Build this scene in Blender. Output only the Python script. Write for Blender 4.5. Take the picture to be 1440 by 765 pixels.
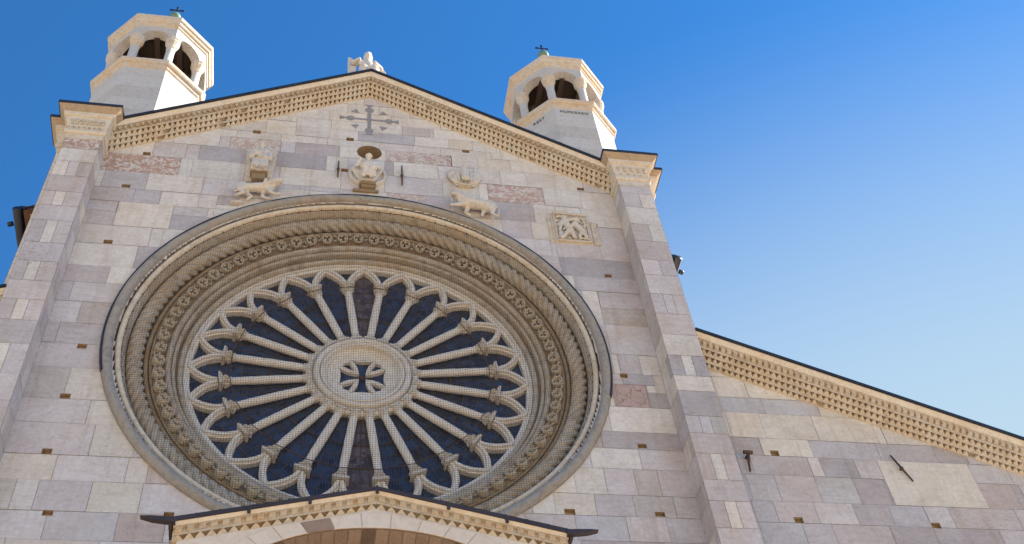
import bpy, bmesh, math, random
from mathutils import Vector, Matrix
from mathutils.geometry import tessellate_polygon
PI = math.pi; R = math.radians
random.seed(7)
S = bpy.context.scene
for o in list(bpy.data.objects): bpy.data.objects.remove(o)

# ------------------------------------------------------------------ camera
CAM = Vector((-0.827, -11.884, -12.944)); FPX = 1597.94
yaw, pitch, roll = 0.26971, 0.88124, -0.14021
fw = Vector((math.sin(yaw)*math.cos(pitch), math.cos(yaw)*math.cos(pitch), math.sin(pitch)))
r0 = Vector((math.cos(yaw), -math.sin(yaw), 0)); u0 = r0.cross(fw)
rt = r0*math.cos(roll) + u0*math.sin(roll); up = -r0*math.sin(roll) + u0*math.cos(roll)
cd = bpy.data.cameras.new('camera'); cam = bpy.data.objects.new('camera', cd); S.collection.objects.link(cam)
m = Matrix((rt, up, -fw)).transposed().to_4x4(); m.translation = CAM; cam.matrix_world = m
cd.sensor_fit = 'HORIZONTAL'; cd.sensor_width = 36; cd.lens = FPX/1440*36; cd.clip_end = 5000; cd.clip_start = .1
S.camera = cam
# ------------------------------------------------------------------ light
SKY_SAT, SKY_HUE, SKY_VAL, HAZE = 1.30, .504, .60, (1.52, 2.04, 2.42)
SUN_AZ, SUN_EL = R(86), R(36)           # azimuth from +Y towards +X
W = bpy.data.worlds.new('World'); S.world = W; W.use_nodes = True
wn = W.node_tree; bg = wn.nodes['Background']; sky = wn.nodes.new('ShaderNodeTexSky')
sky.sky_type = 'NISHITA'; sky.sun_disc = False; sky.sun_elevation = SUN_EL; sky.sun_rotation = SUN_AZ
sky.air_density = 1.3; sky.dust_density = 0; sky.ozone_density = 3.7; sky.altitude = 200
hs = wn.nodes.new('ShaderNodeHueSaturation'); hs.inputs['Saturation'].default_value = SKY_SAT; hs.inputs['Hue'].default_value = SKY_HUE; hs.inputs['Value'].default_value = SKY_VAL
wn.links.new(sky.outputs[0], hs.inputs['Color'])
# low bright haze on the sun's side of the sky, by world direction
tc = wn.nodes.new('ShaderNodeTexCoord'); dp = wn.nodes.new('ShaderNodeVectorMath'); dp.operation = 'DOT_PRODUCT'
wn.links.new(tc.outputs['Generated'], dp.inputs[0]); HAZ, HEL = R(33), R(-15)
dp.inputs[1].default_value = (math.sin(HAZ)*math.cos(HEL), math.cos(HAZ)*math.cos(HEL), math.sin(HEL))
mr = wn.nodes.new('ShaderNodeMapRange'); mr.interpolation_type = 'SMOOTHSTEP'; wn.links.new(dp.outputs['Value'], mr.inputs[0])
mr.inputs[1].default_value = math.cos(R(76)); mr.inputs[2].default_value = math.cos(R(48))
mx = wn.nodes.new('ShaderNodeMix'); mx.data_type = 'RGBA'; wn.links.new(mr.outputs[0], mx.inputs[0]); wn.links.new(hs.outputs[0], mx.inputs[6]); mx.inputs[7].default_value = (*HAZE, 1)
wn.links.new(mx.outputs[2], bg.inputs[0]); bg.inputs[1].default_value = .132
sd = bpy.data.lights.new('sun', 'SUN'); sd.energy = 5.0; sd.angle = R(.5); sd.color = (1, .93, .82)
so = bpy.data.objects.new('sun', sd); S.collection.objects.link(so)
sv = Vector((math.sin(SUN_AZ)*math.cos(SUN_EL), math.cos(SUN_AZ)*math.cos(SUN_EL), math.sin(SUN_EL)))
so.rotation_euler = sv.to_track_quat('Z', 'Y').to_euler()
S.view_settings.view_transform = 'Standard'; S.view_settings.look = 'None'
S.view_settings.exposure = 1.42; S.view_settings.gamma = 1; S.view_settings.use_curve_mapping = False

# ------------------------------------------------------------------ materials
def nt(name):
    m = bpy.data.materials.new(name); m.use_nodes = True
    return m, m.node_tree, m.node_tree.nodes['Principled BSDF']
def mix(t, fac, a, b, mode='MIX'):
    n = t.nodes.new('ShaderNodeMix'); n.data_type = 'RGBA'; n.blend_type = mode
    for i, v in ((0, fac), (6, a), (7, b)):
        if isinstance(v, (int, float)): n.inputs[i].default_value = v
        elif isinstance(v, tuple): n.inputs[i].default_value = (*v, 1)
        else: t.links.new(v, n.inputs[i])
    return n.outputs[2]
def noise(t, vec, scale, detail=5, rough=.55, dist=0):
    n = t.nodes.new('ShaderNodeTexNoise'); n.inputs['Scale'].default_value = scale
    n.inputs['Detail'].default_value = detail; n.inputs['Roughness'].default_value = rough; n.inputs['Distortion'].default_value = dist
    t.links.new(vec, n.inputs['Vector']); return n.outputs[0]
def ramp(t, val, a, b, lo=0., hi=1.):
    n = t.nodes.new('ShaderNodeMapRange'); n.inputs[1].default_value = a; n.inputs[2].default_value = b
    n.inputs[3].default_value = lo; n.inputs[4].default_value = hi; n.clamp = True
    t.links.new(val, n.inputs[0]); return n.outputs[0]
def bump(t, b, val, s, d=.01):
    n = t.nodes.new('ShaderNodeBump'); n.inputs['Strength'].default_value = s; n.inputs['Distance'].default_value = d
    t.links.new(val, n.inputs['Height']); t.links.new(n.outputs[0], b.inputs['Normal'])
def coords(t, sc=(1,1,1), attr=False):
    g = t.nodes.new('ShaderNodeTexCoord'); v = g.outputs['Object']
    if attr:
        a = t.nodes.new('ShaderNodeAttribute'); a.attribute_name = 'shift'
        q = t.nodes.new('ShaderNodeVectorMath'); q.operation = 'ADD'; t.links.new(v, q.inputs[0]); t.links.new(a.outputs['Vector'], q.inputs[1]); v = q.outputs[0]
    mp = t.nodes.new('ShaderNodeMapping'); mp.inputs['Scale'].default_value = sc; t.links.new(v, mp.inputs[0]); return v, mp.outputs[0]

def wall_stone():
    m, t, b = nt('wall_stone'); raw, v = coords(t, attr=True)
    a = t.nodes.new('ShaderNodeAttribute'); a.attribute_name = 'tone'
    al = a.outputs['Alpha']                                   # 0 plain, 1 = red mottled marble
    g = t.nodes.new('ShaderNodeTexCoord').outputs['Object']
    n1 = noise(t, v, 1.3, 7, .6, .6); n2 = noise(t, v, 16, 6, .68, .4); n3 = noise(t, g, .75, 6, .6, .3)
    c = mix(t, ramp(t, n1, .35, .68), a.outputs['Color'], (.86, .83, .81), 'MULTIPLY')
    # diagonal soft bedding veins
    mp = t.nodes.new('ShaderNodeMapping'); mp.inputs['Rotation'].default_value = (0, .5, 0); mp.inputs['Scale'].default_value = (1.2, 1.2, 7)
    t.links.new(v, mp.inputs[0]); n4 = noise(t, mp.outputs[0], 2.2, 6, .62, .8)
    c = mix(t, ramp(t, n4, .5, .75, 0, .75), c, (.80, .79, .82), 'MULTIPLY')
    c = mix(t, ramp(t, n2, .34, .70, 0, .9), c, (.82, .79, .75), 'MULTIPLY')
    c = mix(t, ramp(t, n3, .52, .70, 0, .55), c, (.93, .80, .62), 'MULTIPLY')       # ochre patina
    n6 = noise(t, g, 2.6, 8, .72, .9); c = mix(t, ramp(t, n6, .60, .76, 0, .5), c, (.88, .70, .48), 'MULTIPLY')
    n5 = noise(t, g, 60, 3, .6); c = mix(t, ramp(t, n5, .60, .76, 0, .5), c, (.55, .5, .45), 'MULTIPLY')
    ms = t.nodes.new('ShaderNodeMapping'); ms.inputs['Scale'].default_value = (5.5, 5.5, .42); t.links.new(g, ms.inputs[0])
    c = mix(t, ramp(t, noise(t, ms.outputs[0], 1.0, 6, .62, .3), .52, .74, 0, .55), c, (.74, .67, .60), 'MULTIPLY')      # rain streaks
    # small pits in clusters
    n7 = noise(t, g, 34, 2, .5); n8 = noise(t, g, 1.1, 2, .5)
    q = t.nodes.new('ShaderNodeMath'); q.operation = 'MULTIPLY'; t.links.new(ramp(t, n7, .66, .70), q.inputs[0]); t.links.new(ramp(t, n8, .56, .66), q.inputs[1])
    c = mix(t, q.outputs[0], c, (.30, .26, .22), 'MULTIPLY')
    # red Verona marble: pale clouds and dark veins
    r1 = noise(t, v, 11, 9, .74, 1.0); vo = t.nodes.new('ShaderNodeTexVoronoi'); vo.feature = 'DISTANCE_TO_EDGE'; vo.inputs['Scale'].default_value = 5.0
    q2 = t.nodes.new('ShaderNodeVectorMath'); q2.operation = 'ADD'; t.links.new(v, q2.inputs[0])
    nn = t.nodes.new('ShaderNodeTexNoise'); nn.inputs['Scale'].default_value = 4; t.links.new(v, nn.inputs['Vector'])
    q3 = t.nodes.new('ShaderNodeVectorMath'); q3.operation = 'SCALE'; q3.inputs['Scale'].default_value = .35; t.links.new(nn.outputs['Color'], q3.inputs[0])
    t.links.new(q3.outputs[0], q2.inputs[1]); t.links.new(q2.outputs[0], vo.inputs['Vector'])
    red = mix(t, ramp(t, r1, .50, .54), c, (.60, .55, .52))
    red2 = mix(t, ramp(t, vo.outputs['Distance'], .0, .035, .75, 0), c, (.16, .06, .045))
    isr = ramp(t, al, .15, .35); isv = ramp(t, al, .65, .85)
    c = mix(t, isr, c, red); c = mix(t, isv, c, red2)
    t.links.new(c, b.inputs['Base Color']); b.inputs['Roughness'].default_value = .72
    b.inputs['Specular IOR Level'].default_value = .3
    bump(t, b, noise(t, v, 20, 9, .72), .7, .014); return m
def carved(name, base, dark, warm, sc=1., wf=.8, rough=.85, bs=.6):
    m, t, b = nt(name); raw, v = coords(t)
    n1 = noise(t, v, 1.7*sc, 7, .65, .6); n2 = noise(t, v, 13*sc, 7, .7, .3); n3 = noise(t, v, 4.1*sc, 6, .65, .8)
    c = mix(t, ramp(t, n1, .40, .66, 0, wf), base, warm)
    c = mix(t, ramp(t, n2, .48, .74, 0, .7), c, dark)
    c = mix(t, ramp(t, n3, .52, .72, 0, .6), c, dark)
    t.links.new(c, b.inputs['Base Color']); b.inputs['Roughness'].default_value = rough; b.inputs['Specular IOR Level'].default_value = .25
    bump(t, b, noise(t, v, 30*sc, 8, .7), bs, .012); return m
def coursed(name, base, dark, warm, h=.46, **k):
    m = carved(name, base, dark, warm, **k); t = m.node_tree; b = t.nodes['Principled BSDF']
    g = t.nodes.new('ShaderNodeTexCoord'); sp = t.nodes.new('ShaderNodeSeparateXYZ'); t.links.new(g.outputs['Object'], sp.inputs[0])
    d = t.nodes.new('ShaderNodeMath'); d.operation = 'DIVIDE'; t.links.new(sp.outputs[2], d.inputs[0]); d.inputs[1].default_value = h
    f = t.nodes.new('ShaderNodeMath'); f.operation = 'FRACT'; t.links.new(d.outputs[0], f.inputs[0])
    fl = t.nodes.new('ShaderNodeMath'); fl.operation = 'FLOOR'; t.links.new(d.outputs[0], fl.inputs[0])
    wn_ = t.nodes.new('ShaderNodeTexWhiteNoise'); wn_.noise_dimensions = '1D'; t.links.new(fl.outputs[0], wn_.inputs['W'])
    old = b.inputs['Base Color'].links[0].from_socket
    c = mix(t, ramp(t, wn_.outputs[0], 0, 1), old, (.90,.88,.87), 'MULTIPLY')
    c = mix(t, ramp(t, f.outputs[0], .012, .022, .45, 0), c, (.45,.38,.32), 'MULTIPLY'); t.links.new(c, b.inputs['Base Color']); return m
def simple(name, col, rough=.5, metal=0, var=.25, sc=8, bs=.15, spec=.5):
    m, t, b = nt(name); raw, v = coords(t)
    n = noise(t, v, sc, 6, .6); c = mix(t, ramp(t, n, .3, .7, 0, 1), col, tuple(x*(1-var) for x in col))
    t.links.new(c, b.inputs['Base Color']); b.inputs['Roughness'].default_value = rough; b.inputs['Metallic'].default_value = metal
    b.inputs['Specular IOR Level'].default_value = spec
    bump(t, b, noise(t, v, sc*4, 5, .6), bs, .01); return m
M_WALL = wall_stone()
M_CORN = carved('ochre_carved_stone', (.60,.545,.465), (.32,.245,.175), (.55,.44,.31))
M_PCOR = carved('porch_carved_stone', (.53,.475,.395), (.30,.22,.14), (.52,.39,.25), sc=1.6)
M_FASC = carved('pale_cornice_stone', (.68,.64,.58), (.50,.43,.34), (.64,.52,.38), wf=.5)
M_PILE = carved('pilaster_cap_stone', (.62,.58,.52), (.42,.34,.25), (.60,.46,.30), wf=.6)
M_ROSE = carved('rose_moulding_stone', (.56,.51,.445), (.20,.155,.115), (.50,.36,.22), wf=.65)
M_FRIZ = carved('rose_frieze_stone', (.42,.34,.24), (.17,.12,.08), (.42,.27,.14), wf=.9, sc=1.6, bs=1.)
M_RIM = carved('grey_rim_render', (.30,.285,.265), (.16,.148,.135), (.37,.29,.22), wf=.5, bs=.3)
M_SPOKE = carved('spoke_marble', (.79,.765,.73), (.52,.46,.40), (.66,.54,.41), wf=.4)
M_CAPI = carved('white_capital_marble', (.70,.675,.64), (.38,.32,.26), (.60,.48,.34), sc=3, wf=.6)
M_STAT = carved('sculpture_marble', (.61,.58,.54), (.34,.29,.24), (.62,.50,.36), sc=2.2, wf=.5)
M_TUR = coursed('turret_marble', (.56,.55,.545), (.40,.375,.355), (.56,.51,.45), sc=1.3, wf=.45, bs=1.2)
M_TLED = carved('turret_ledge_stone', (.56,.525,.475), (.38,.28,.19), (.60,.44,.28))
M_SOF = carved('shade_brown_soffit_stone', (.40,.32,.24), (.24,.18,.13), (.44,.32,.2), sc=1.5)  # cap soffit colour darkened to carry the shade under the slab
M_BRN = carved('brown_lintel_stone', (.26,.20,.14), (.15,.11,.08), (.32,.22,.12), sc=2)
M_PORCH = carved('porch_marble', (.66,.60,.54), (.52,.45,.39), (.64,.52,.40), wf=.45)
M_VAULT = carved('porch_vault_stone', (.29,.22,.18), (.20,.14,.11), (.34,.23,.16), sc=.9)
M_LEAD = simple('dark_lead_sheet', (.035,.04,.055), .45, .3, .4, 3)
M_PMET = simple('purple_brown_roof_metal', (.05,.038,.045), .62, .1, .35, 4)
M_IRON = simple('rusty_iron', (.13,.075,.055), .8, .2, .5, 30)
M_LINE = simple('glazing_lead', (.004,.004,.006), .6, 0)
M_GBAR = simple('glazing_bar_iron', (.10,.08,.075), .7, 0)
M_NET = simple('net_cord', (.085,.07,.06), .9, 0, .2)
M_COP = simple('green_copper', (.16,.27,.22), .7, .2, .35, 12)
M_DARK = simple('dark_timber', (.06,.04,.03), .8, 0, .4, 6)
M_HOLE = simple('socket_brick', (.46,.33,.20), .9, 0, .5, 14)
M_INLAY = simple('grey_inlay_marble', (.29,.28,.29), .7, 0, .25, 14)
M_LET = simple('letter_paint', (.06,.055,.05), .8)
M_TILE = simple('brown_roof_tile', (.25,.13,.08), .85, 0, .4, 5)
def glass_mat(name, c1, c2):
    m, t, b = nt(name); raw, v = coords(t)
    vo = t.nodes.new('ShaderNodeTexVoronoi'); vo.inputs['Scale'].default_value = 9; t.links.new(v, vo.inputs['Vector'])
    w = t.nodes.new('ShaderNodeSeparateColor'); t.links.new(vo.outputs['Color'], w.inputs[0])
    c = mix(t, w.outputs[0], c1, c2); t.links.new(c, b.inputs['Base Color'])
    b.inputs['Roughness'].default_value = .28; b.inputs['Specular IOR Level'].default_value = .45
    bump(t, b, noise(t, v, 7, 3), .35, .03); return m
M_GLASS = glass_mat('blue_leaded_glass', (.003,.012,.038), (.022,.060,.15))
M_GLASSP = glass_mat('figured_glass', (.035,.03,.045), (.16,.12,.14))

TONES = {'W': (.745,.71,.67), 'w': (.75,.715,.68), 'C': (.74,.695,.63), 'P': (.61,.57,.58), 'p': (.665,.63,.635), 'G': (.52,.49,.505),
         'D': (.49,.46,.48), 'B': (.555,.545,.57), 'b': (.58,.565,.56), 'T': (.57,.53,.51), 'R': (.50,.34,.27), 'r': (.56,.45,.40), 'M': (.54,.38,.31), 'm': (.58,.51,.50), 'K': (.52,.39,.345)}
ALPHA = {'R': .25+.2, 'r': .45, 'M': .45, 'K': 1.}
MORT = (.50,.455,.40)

# ------------------------------------------------------------------ mesh helpers
class MB:
    def __init__(s): s.v = []; s.f = []; s.t = []; s.sh = []; s.sm = []
    def add(s, pts, faces, tone=None, shift=None, smooth=False):
        o = len(s.v); s.v += [tuple(p) for p in pts]
        for f in faces:
            s.f.append(tuple(i+o for i in f)); s.t.append(tone or (1,1,1,0)); s.sh.append(shift or (0,0,0)); s.sm.append(smooth)
    def box(s, x0, x1, y0, y1, z0, z1, **k):
        P = [(x,y,z) for z in (z0,z1) for y in (y0,y1) for x in (x0,x1)]
        s.add(P, [(0,2,3,1),(4,5,7,6),(0,1,5,4),(2,6,7,3),(0,4,6,2),(1,3,7,5)], **k)
    def prism(s, poly, d, **k):               # poly: 3-D points, d: extrusion vector
        n = len(poly); d = Vector(d); P = [Vector(p) for p in poly] + [Vector(p)+d for p in poly]
        s.add(P, [tuple(range(n))[::-1], tuple(range(n,2*n))] + [(i,(i+1)%n,(i+1)%n+n,i+n) for i in range(n)], **k)
    def tube(s, path, rad, n=8, caps=True, **k):
        path = [Vector(p) for p in path]; rr = rad if isinstance(rad, (list,tuple)) else [rad]*len(path)
        pts = []; ref = None
        for i, p in enumerate(path):
            t = (path[min(i+1,len(path)-1)] - path[max(i-1,0)]).normalized()
            if ref is None: ref = Vector((0,0,1)) if abs(t.z) < .9 else Vector((1,0,0))
            a = t.cross(ref).normalized(); b = t.cross(a).normalized(); ref = -b if False else ref
            for j in range(n):
                w = 2*PI*j/n; pts.append(p + a*rr[i]*math.cos(w) + b*rr[i]*math.sin(w))
        L = len(path)
        F = [(i*n+j, i*n+(j+1)%n, (i+1)*n+(j+1)%n, (i+1)*n+j) for i in range(L-1) for j in range(n)]
        if caps: F += [tuple(range(n))[::-1], tuple((L-1)*n+j for j in range(n))]
        k.setdefault('smooth', True); s.add(pts, F, **k)
    def lathe_y(s, prof, n=192, c=(0,0), **k):   # rings about the Y axis; prof of (r, y)
        pts = [(c[0]+r*math.sin(2*PI*i/n), y, c[1]+r*math.cos(2*PI*i/n)) for i in range(n) for r, y in prof]
        L = len(prof); k.setdefault('smooth', True)
        s.add(pts, [(i*L+j, i*L+j+1, ((i+1)%n)*L+j+1, ((i+1)%n)*L+j) for i in range(n) for j in range(L-1)], **k)
    def lathe_z(s, prof, n, c, rot=0, **k):
        pts = [(c[0]+r*math.cos(rot+2*PI*i/n), c[1]+r*math.sin(rot+2*PI*i/n), z) for i in range(n) for r, z in prof]
        L = len(prof)
        s.add(pts, [(i*L+j, ((i+1)%n)*L+j, ((i+1)%n)*L+j+1, i*L+j+1) for i in range(n) for j in range(L-1)], **k)
    def xform(s, M): s.v = [tuple(M @ Vector(p)) for p in s.v]; return s
    def build(s, name, mat, parent=None, bevel=0, fix=True):
        me = bpy.data.meshes.new(name); me.from_pydata(s.v, [], s.f); me.update()
        a = me.attributes.new('tone', 'FLOAT_COLOR', 'FACE'); a.data.foreach_set('color', [c for t in s.t for c in t])
        a = me.attributes.new('shift', 'FLOAT_VECTOR', 'FACE'); a.data.foreach_set('vector', [c for t in s.sh for c in t])
        me.polygons.foreach_set('use_smooth', s.sm)
        if fix:
            bm = bmesh.new(); bm.from_mesh(me); bmesh.ops.recalc_face_normals(bm, faces=bm.faces); bm.to_mesh(me); bm.free()
        me.materials.append(mat)
        o = bpy.data.objects.new(name, me); S.collection.objects.link(o); o.parent = parent
        if bevel:
            b = o.modifiers.new('bevel', 'BEVEL'); b.width = bevel; b.segments = 2; b.limit_method = 'ANGLE'; b.angle_limit = R(40)
        return o
def tag(o, label=None, cat=None, group=None, kind=None):
    for k, v in (('label',label),('category',cat),('group',group),('kind',kind)):
        if v: o[k] = v
    return o
def empty(name, loc=(0,0,0)):
    o = bpy.data.objects.new(name, None); S.collection.objects.link(o); o.location = loc; o.empty_display_size = .3; return o
def at(o, parent, loc):      # child of an empty that does not sit at the origin: keep world coordinates
    o.parent = parent; o.location = Vector(loc) - parent.location; return o

GZ = -14.55
# ------------------------------------------------------------------ ground
b = MB(); b.add([(-900,-900,GZ),(900,-900,GZ),(900,900,GZ),(-900,900,GZ)], [(0,1,2,3)])
gm, t, bb = nt('piazza_paving'); raw, v = coords(t)
br = t.nodes.new('ShaderNodeTexBrick'); br.inputs['Scale'].default_value = 1.2; br.inputs['Color1'].default_value = (.60,.455,.30,1); br.inputs['Color2'].default_value = (.54,.40,.26,1); br.inputs['Mortar'].default_value = (.25,.2,.16,1); br.inputs['Mortar Size'].default_value = .012
t.links.new(v, br.inputs['Vector']); c = mix(t, ramp(t, noise(t, v, .4, 6), .35, .65), br.outputs['Color'], (.85,.82,.8), 'MULTIPLY'); t.links.new(c, bb.inputs['Base Color']); bb.inputs['Roughness'].default_value = .85
tag(b.build('ground', gm, fix=False), kind='structure')

cath = tag(empty('cathedral', (0,0,GZ)), 'pale marble Romanesque cathedral front with rose window, raking cornices and two lantern turrets', 'cathedral')
def part(mb, name, mat, parent=cath, **k):
    o = mb.build(name, mat, None, **k)
    if parent is not None:
        o.parent = parent
        if parent is cath: o.location = (0,0,-GZ)
    return o

# ------------------------------------------------------------------ block walls
BLOCKS = [(-4.6, -3.34, 4.59, 4.08, 'R'), (-4.6, -3.96, 3.56, 3.17, 'B'), (-3.97, -3.53, 3.56, 3.2, 'G'), (-4.59, -4.19, 3.19, 2.91, 'P'), (-4.64, -4.16, 2.88, 2.51, 'P'), (-4.16, -3.28, 3.16, 2.52, 'C'), (-3.27, -2.61, 2.91, 2.58, 'G'), (-4.63, -3.53, 2.45, 2.04, 'W'), (-4.61, -3.67, 1.98, 1.42, 'W'), (-3.67, -3.26, 2.01, 1.47, 'G'), (-4.57, -3.99, 1.44, 1.0, 'P'), (-4.02, -3.61, 1.42, 1.04, 'W'), (-2.56, -1.64, 5.48, 5.12, 'r'), (-3.06, -2.23, 5.04, 4.63, 'G'), (-1.62, -1.37, 5.48, 5.09, 'P'), (-1.36, -0.55, 5.47, 5.12, 'D'), (-1.67, -0.78, 5.04, 4.66, 'D'), (-0.78, -0.6, 5.08, 4.66, 'W'), (-1.59, -0.5, 4.61, 4.11, 'C'), (-1.61, -0.5, 4.08, 3.92, 'P'), (-1.95, -1.39, 6.19, 5.75, 'C'), (-2.59, -2.23, 3.58, 3.3, 'G'), (-3.13, -2.21, 4.59, 4.09, 'W'), (-0.21, 0.88, 6.05, 5.73, 'B'), (0.32, 1.49, 5.42, 5.08, 'r'), (1.5, 1.57, 5.45, 5.1, 'R'), (0.3, 0.45, 5.08, 4.66, 'G'), (0.48, 1.3, 5.06, 4.67, 'W'), (0.34, 1.04, 4.02, 3.87, 'r'), (0.62, 1.49, 4.09, 3.71, 'P'), (0.65, 1.18, 6.36, 6.13, 'T'), (2.21, 3.27, 4.6, 4.1, 'M'), (2.29, 3.03, 4.09, 3.47, 'G'), (4.12, 4.6, 3.48, 2.58, 'P'), (3.33, 4.15, 2.97, 2.57, 'P'), (3.34, 4.58, 2.52, 2.02, 'D'), (3.34, 4.66, 2.52, 2.01, 'P'), (3.53, 4.66, 2.0, 1.68, 'P'), (3.62, 3.88, 1.6, 0.79, 'W'), (3.92, 4.67, 1.6, 1.25, 'P'), (3.89, 4.64, 1.2, 0.81, 'T'), (3.9, 4.66, 0.77, 0.1, 'p'), (3.88, 3.98, 0.1, -0.38, 'W'), (3.99, 4.33, 0.1, -0.38, 'P'), (4.35, 4.54, 0.07, -0.35, 'W'), (3.98, 4.47, -0.38, -0.59, 'G'), (4.52, 4.64, -0.36, -0.74, 'W'), (3.77, 4.31, -0.59, -1.07, 'R'), (4.35, 4.64, -0.76, -1.08, 'G'), (3.64, 4.63, -1.08, -1.59, 'W'), (3.45, 4.64, -1.6, -1.92, 'G'), (3.23, 3.96, -1.95, -2.31, 'W'), (3.99, 4.65, -1.95, -2.33, 'P'), (3.4, 3.81, -2.34, -2.82, 'P'), (3.84, 4.17, -2.33, -2.8, 'T'), (4.18, 4.62, -2.33, -2.82, 'P'), (2.94, 3.37, -2.34, -2.79, 'W'), (3.19, 3.71, -2.81, -3.18, 'P'), (3.75, 4.3, -2.82, -3.2, 'T'), (4.33, 4.66, -2.83, -3.19, 'P'), (2.6, 3.16, -2.8, -3.18, 'C'), (2.85, 3.55, -3.2, -3.61, 'B'), (3.58, 4.14, -3.2, -3.63, 'P'), (-4.67, -3.72, -0.35, -0.84, 'P'), (-4.59, -4.11, -0.87, -1.46, 'T'), (-4.15, -3.47, -0.85, -1.45, 'W'), (-4.59, -3.73, -1.48, -1.9, 'P'), (-3.76, -3.25, -1.49, -1.92, 'W'), (-4.6, -3.57, -1.94, -2.48, 'P'), (-3.63, -3.04, -1.93, -2.47, 'C'), (-4.57, -3.96, -2.49, -2.91, 'C'), (-3.98, -3.08, -2.49, -2.9, 'p'), (-3.07, -2.81, -2.49, -2.9, 'w'), (-3.46, -2.83, -2.92, -3.39, 'C'), (-4.1, -3.45, -2.92, -3.4, 'P'), (5.48, 6.0, -0.28, -0.73, 'W'), (5.48, 6.15, -0.77, -1.06, 'B'), (6.23, 7.1, -0.76, -1.05, 'B'), (5.51, 6.04, -1.1, -1.59, 'C'), (6.07, 6.89, -1.1, -1.59, 'C'), (6.94, 7.91, -1.08, -1.58, 'C'), (5.49, 5.91, -1.61, -1.94, 'G'), (5.93, 6.7, -1.61, -1.95, 'C'), (6.73, 7.81, -1.61, -1.93, 'G'), (5.47, 5.64, -1.98, -2.29, 'B'), (5.72, 6.59, -1.98, -2.31, 'P'), (5.52, 5.91, -2.35, -2.82, 'B'), (6.0, 6.56, -2.34, -2.81, 'P'), (6.6, 7.18, -2.34, -2.81, 'b'), (7.19, 7.61, -2.33, -2.8, 'D'), (5.48, 5.79, -2.84, -3.21, 'B'), (5.82, 6.42, -2.84, -3.19, 'P'), (6.42, 7.0, -2.84, -3.2, 'p'), (5.49, 6.13, -3.22, -3.56, 'B'), (7.75, 9.19, -1.97, -2.8, 'C'), (7.2, 7.74, -2.33, -2.81, 'G'), (6.98, 7.19, -2.34, -2.81, 'b'), (7.33, 7.71, -1.96, -2.31, 'P'), (7.23, 8.75, -1.6, -1.94, 'G'), (9.22, 9.85, -1.95, -2.3, 'B'), (9.21, 9.77, -2.33, -2.81, 'm'), (7.59, 8.13, -2.83, -3.21, 'B'), (7.03, 7.55, -2.83, -3.21, 'G'), (8.52, 9.59, -2.82, -3.18, 'P')]

HOLES = [(-4.12,-2.43),(4.05,-1.88),(-3.9,-3.44),(4.07,-3.135),(2.79,-3.14),(-4.09,-1.42),(4.02,-.41),(-4.08,-.41),(4.17,2.08),(-4.15,2.05),
         (6.1,-1.9),(6.1,-3.155),(8.21,-3.16),(-4.14,3.62),(-3.96,4.67),(-2.1,5.70),(-.36,5.73),(1.87,5.66),(2.02,4.72),(4.03,4.68),(4.13,3.55),(-.44,4.66),(-2.45,-3.42)]
HOLES = [(x-random.uniform(.058,.08), x+random.uniform(.058,.08), z-random.uniform(.035,.055), z+random.uniform(.045,.06)) for x, z in HOLES]
def rsub(rects, h):
    out = []
    for (a,b_,c,d) in rects:
        x0,x1,z0,z1 = h
        if x1 <= a or x0 >= b_ or z1 <= c or z0 >= d: out.append((a,b_,c,d)); continue
        if a < x0: out.append((a,x0,c,d))
        if x1 < b_: out.append((x1,b_,c,d))
        A, B_ = max(a,x0), min(b_,x1)
        if c < z0: out.append((A,B_,c,z0))
        if z1 < d: out.append((A,B_,z1,d))
    return out
def clip(poly, m, k):        # keep z <= m*x + k
    out = []; n = len(poly)
    for i in range(n):
        p, q = poly[i], poly[(i+1)%n]; fp = p[1]-m*p[0]-k; fq = q[1]-m*q[0]-k
        if fp <= 0: out.append(p)
        if (fp < 0) != (fq < 0) and abs(fp-fq) > 1e-9:
            s_ = fp/(fp-fq); out.append((p[0]+(q[0]-p[0])*s_, p[1]+(q[1]-p[1])*s_))
    return out
def tone_of(t):
    c = TONES[t]; j = random.uniform(.93,1.06); w = random.uniform(-.015,.015)
    return (min(.8,c[0]*j+w), c[1]*j, c[2]*j-w, ALPHA.get(t, 0))
CIRC = [(0,0,3.66),(.01,5.33,.235)]
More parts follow.
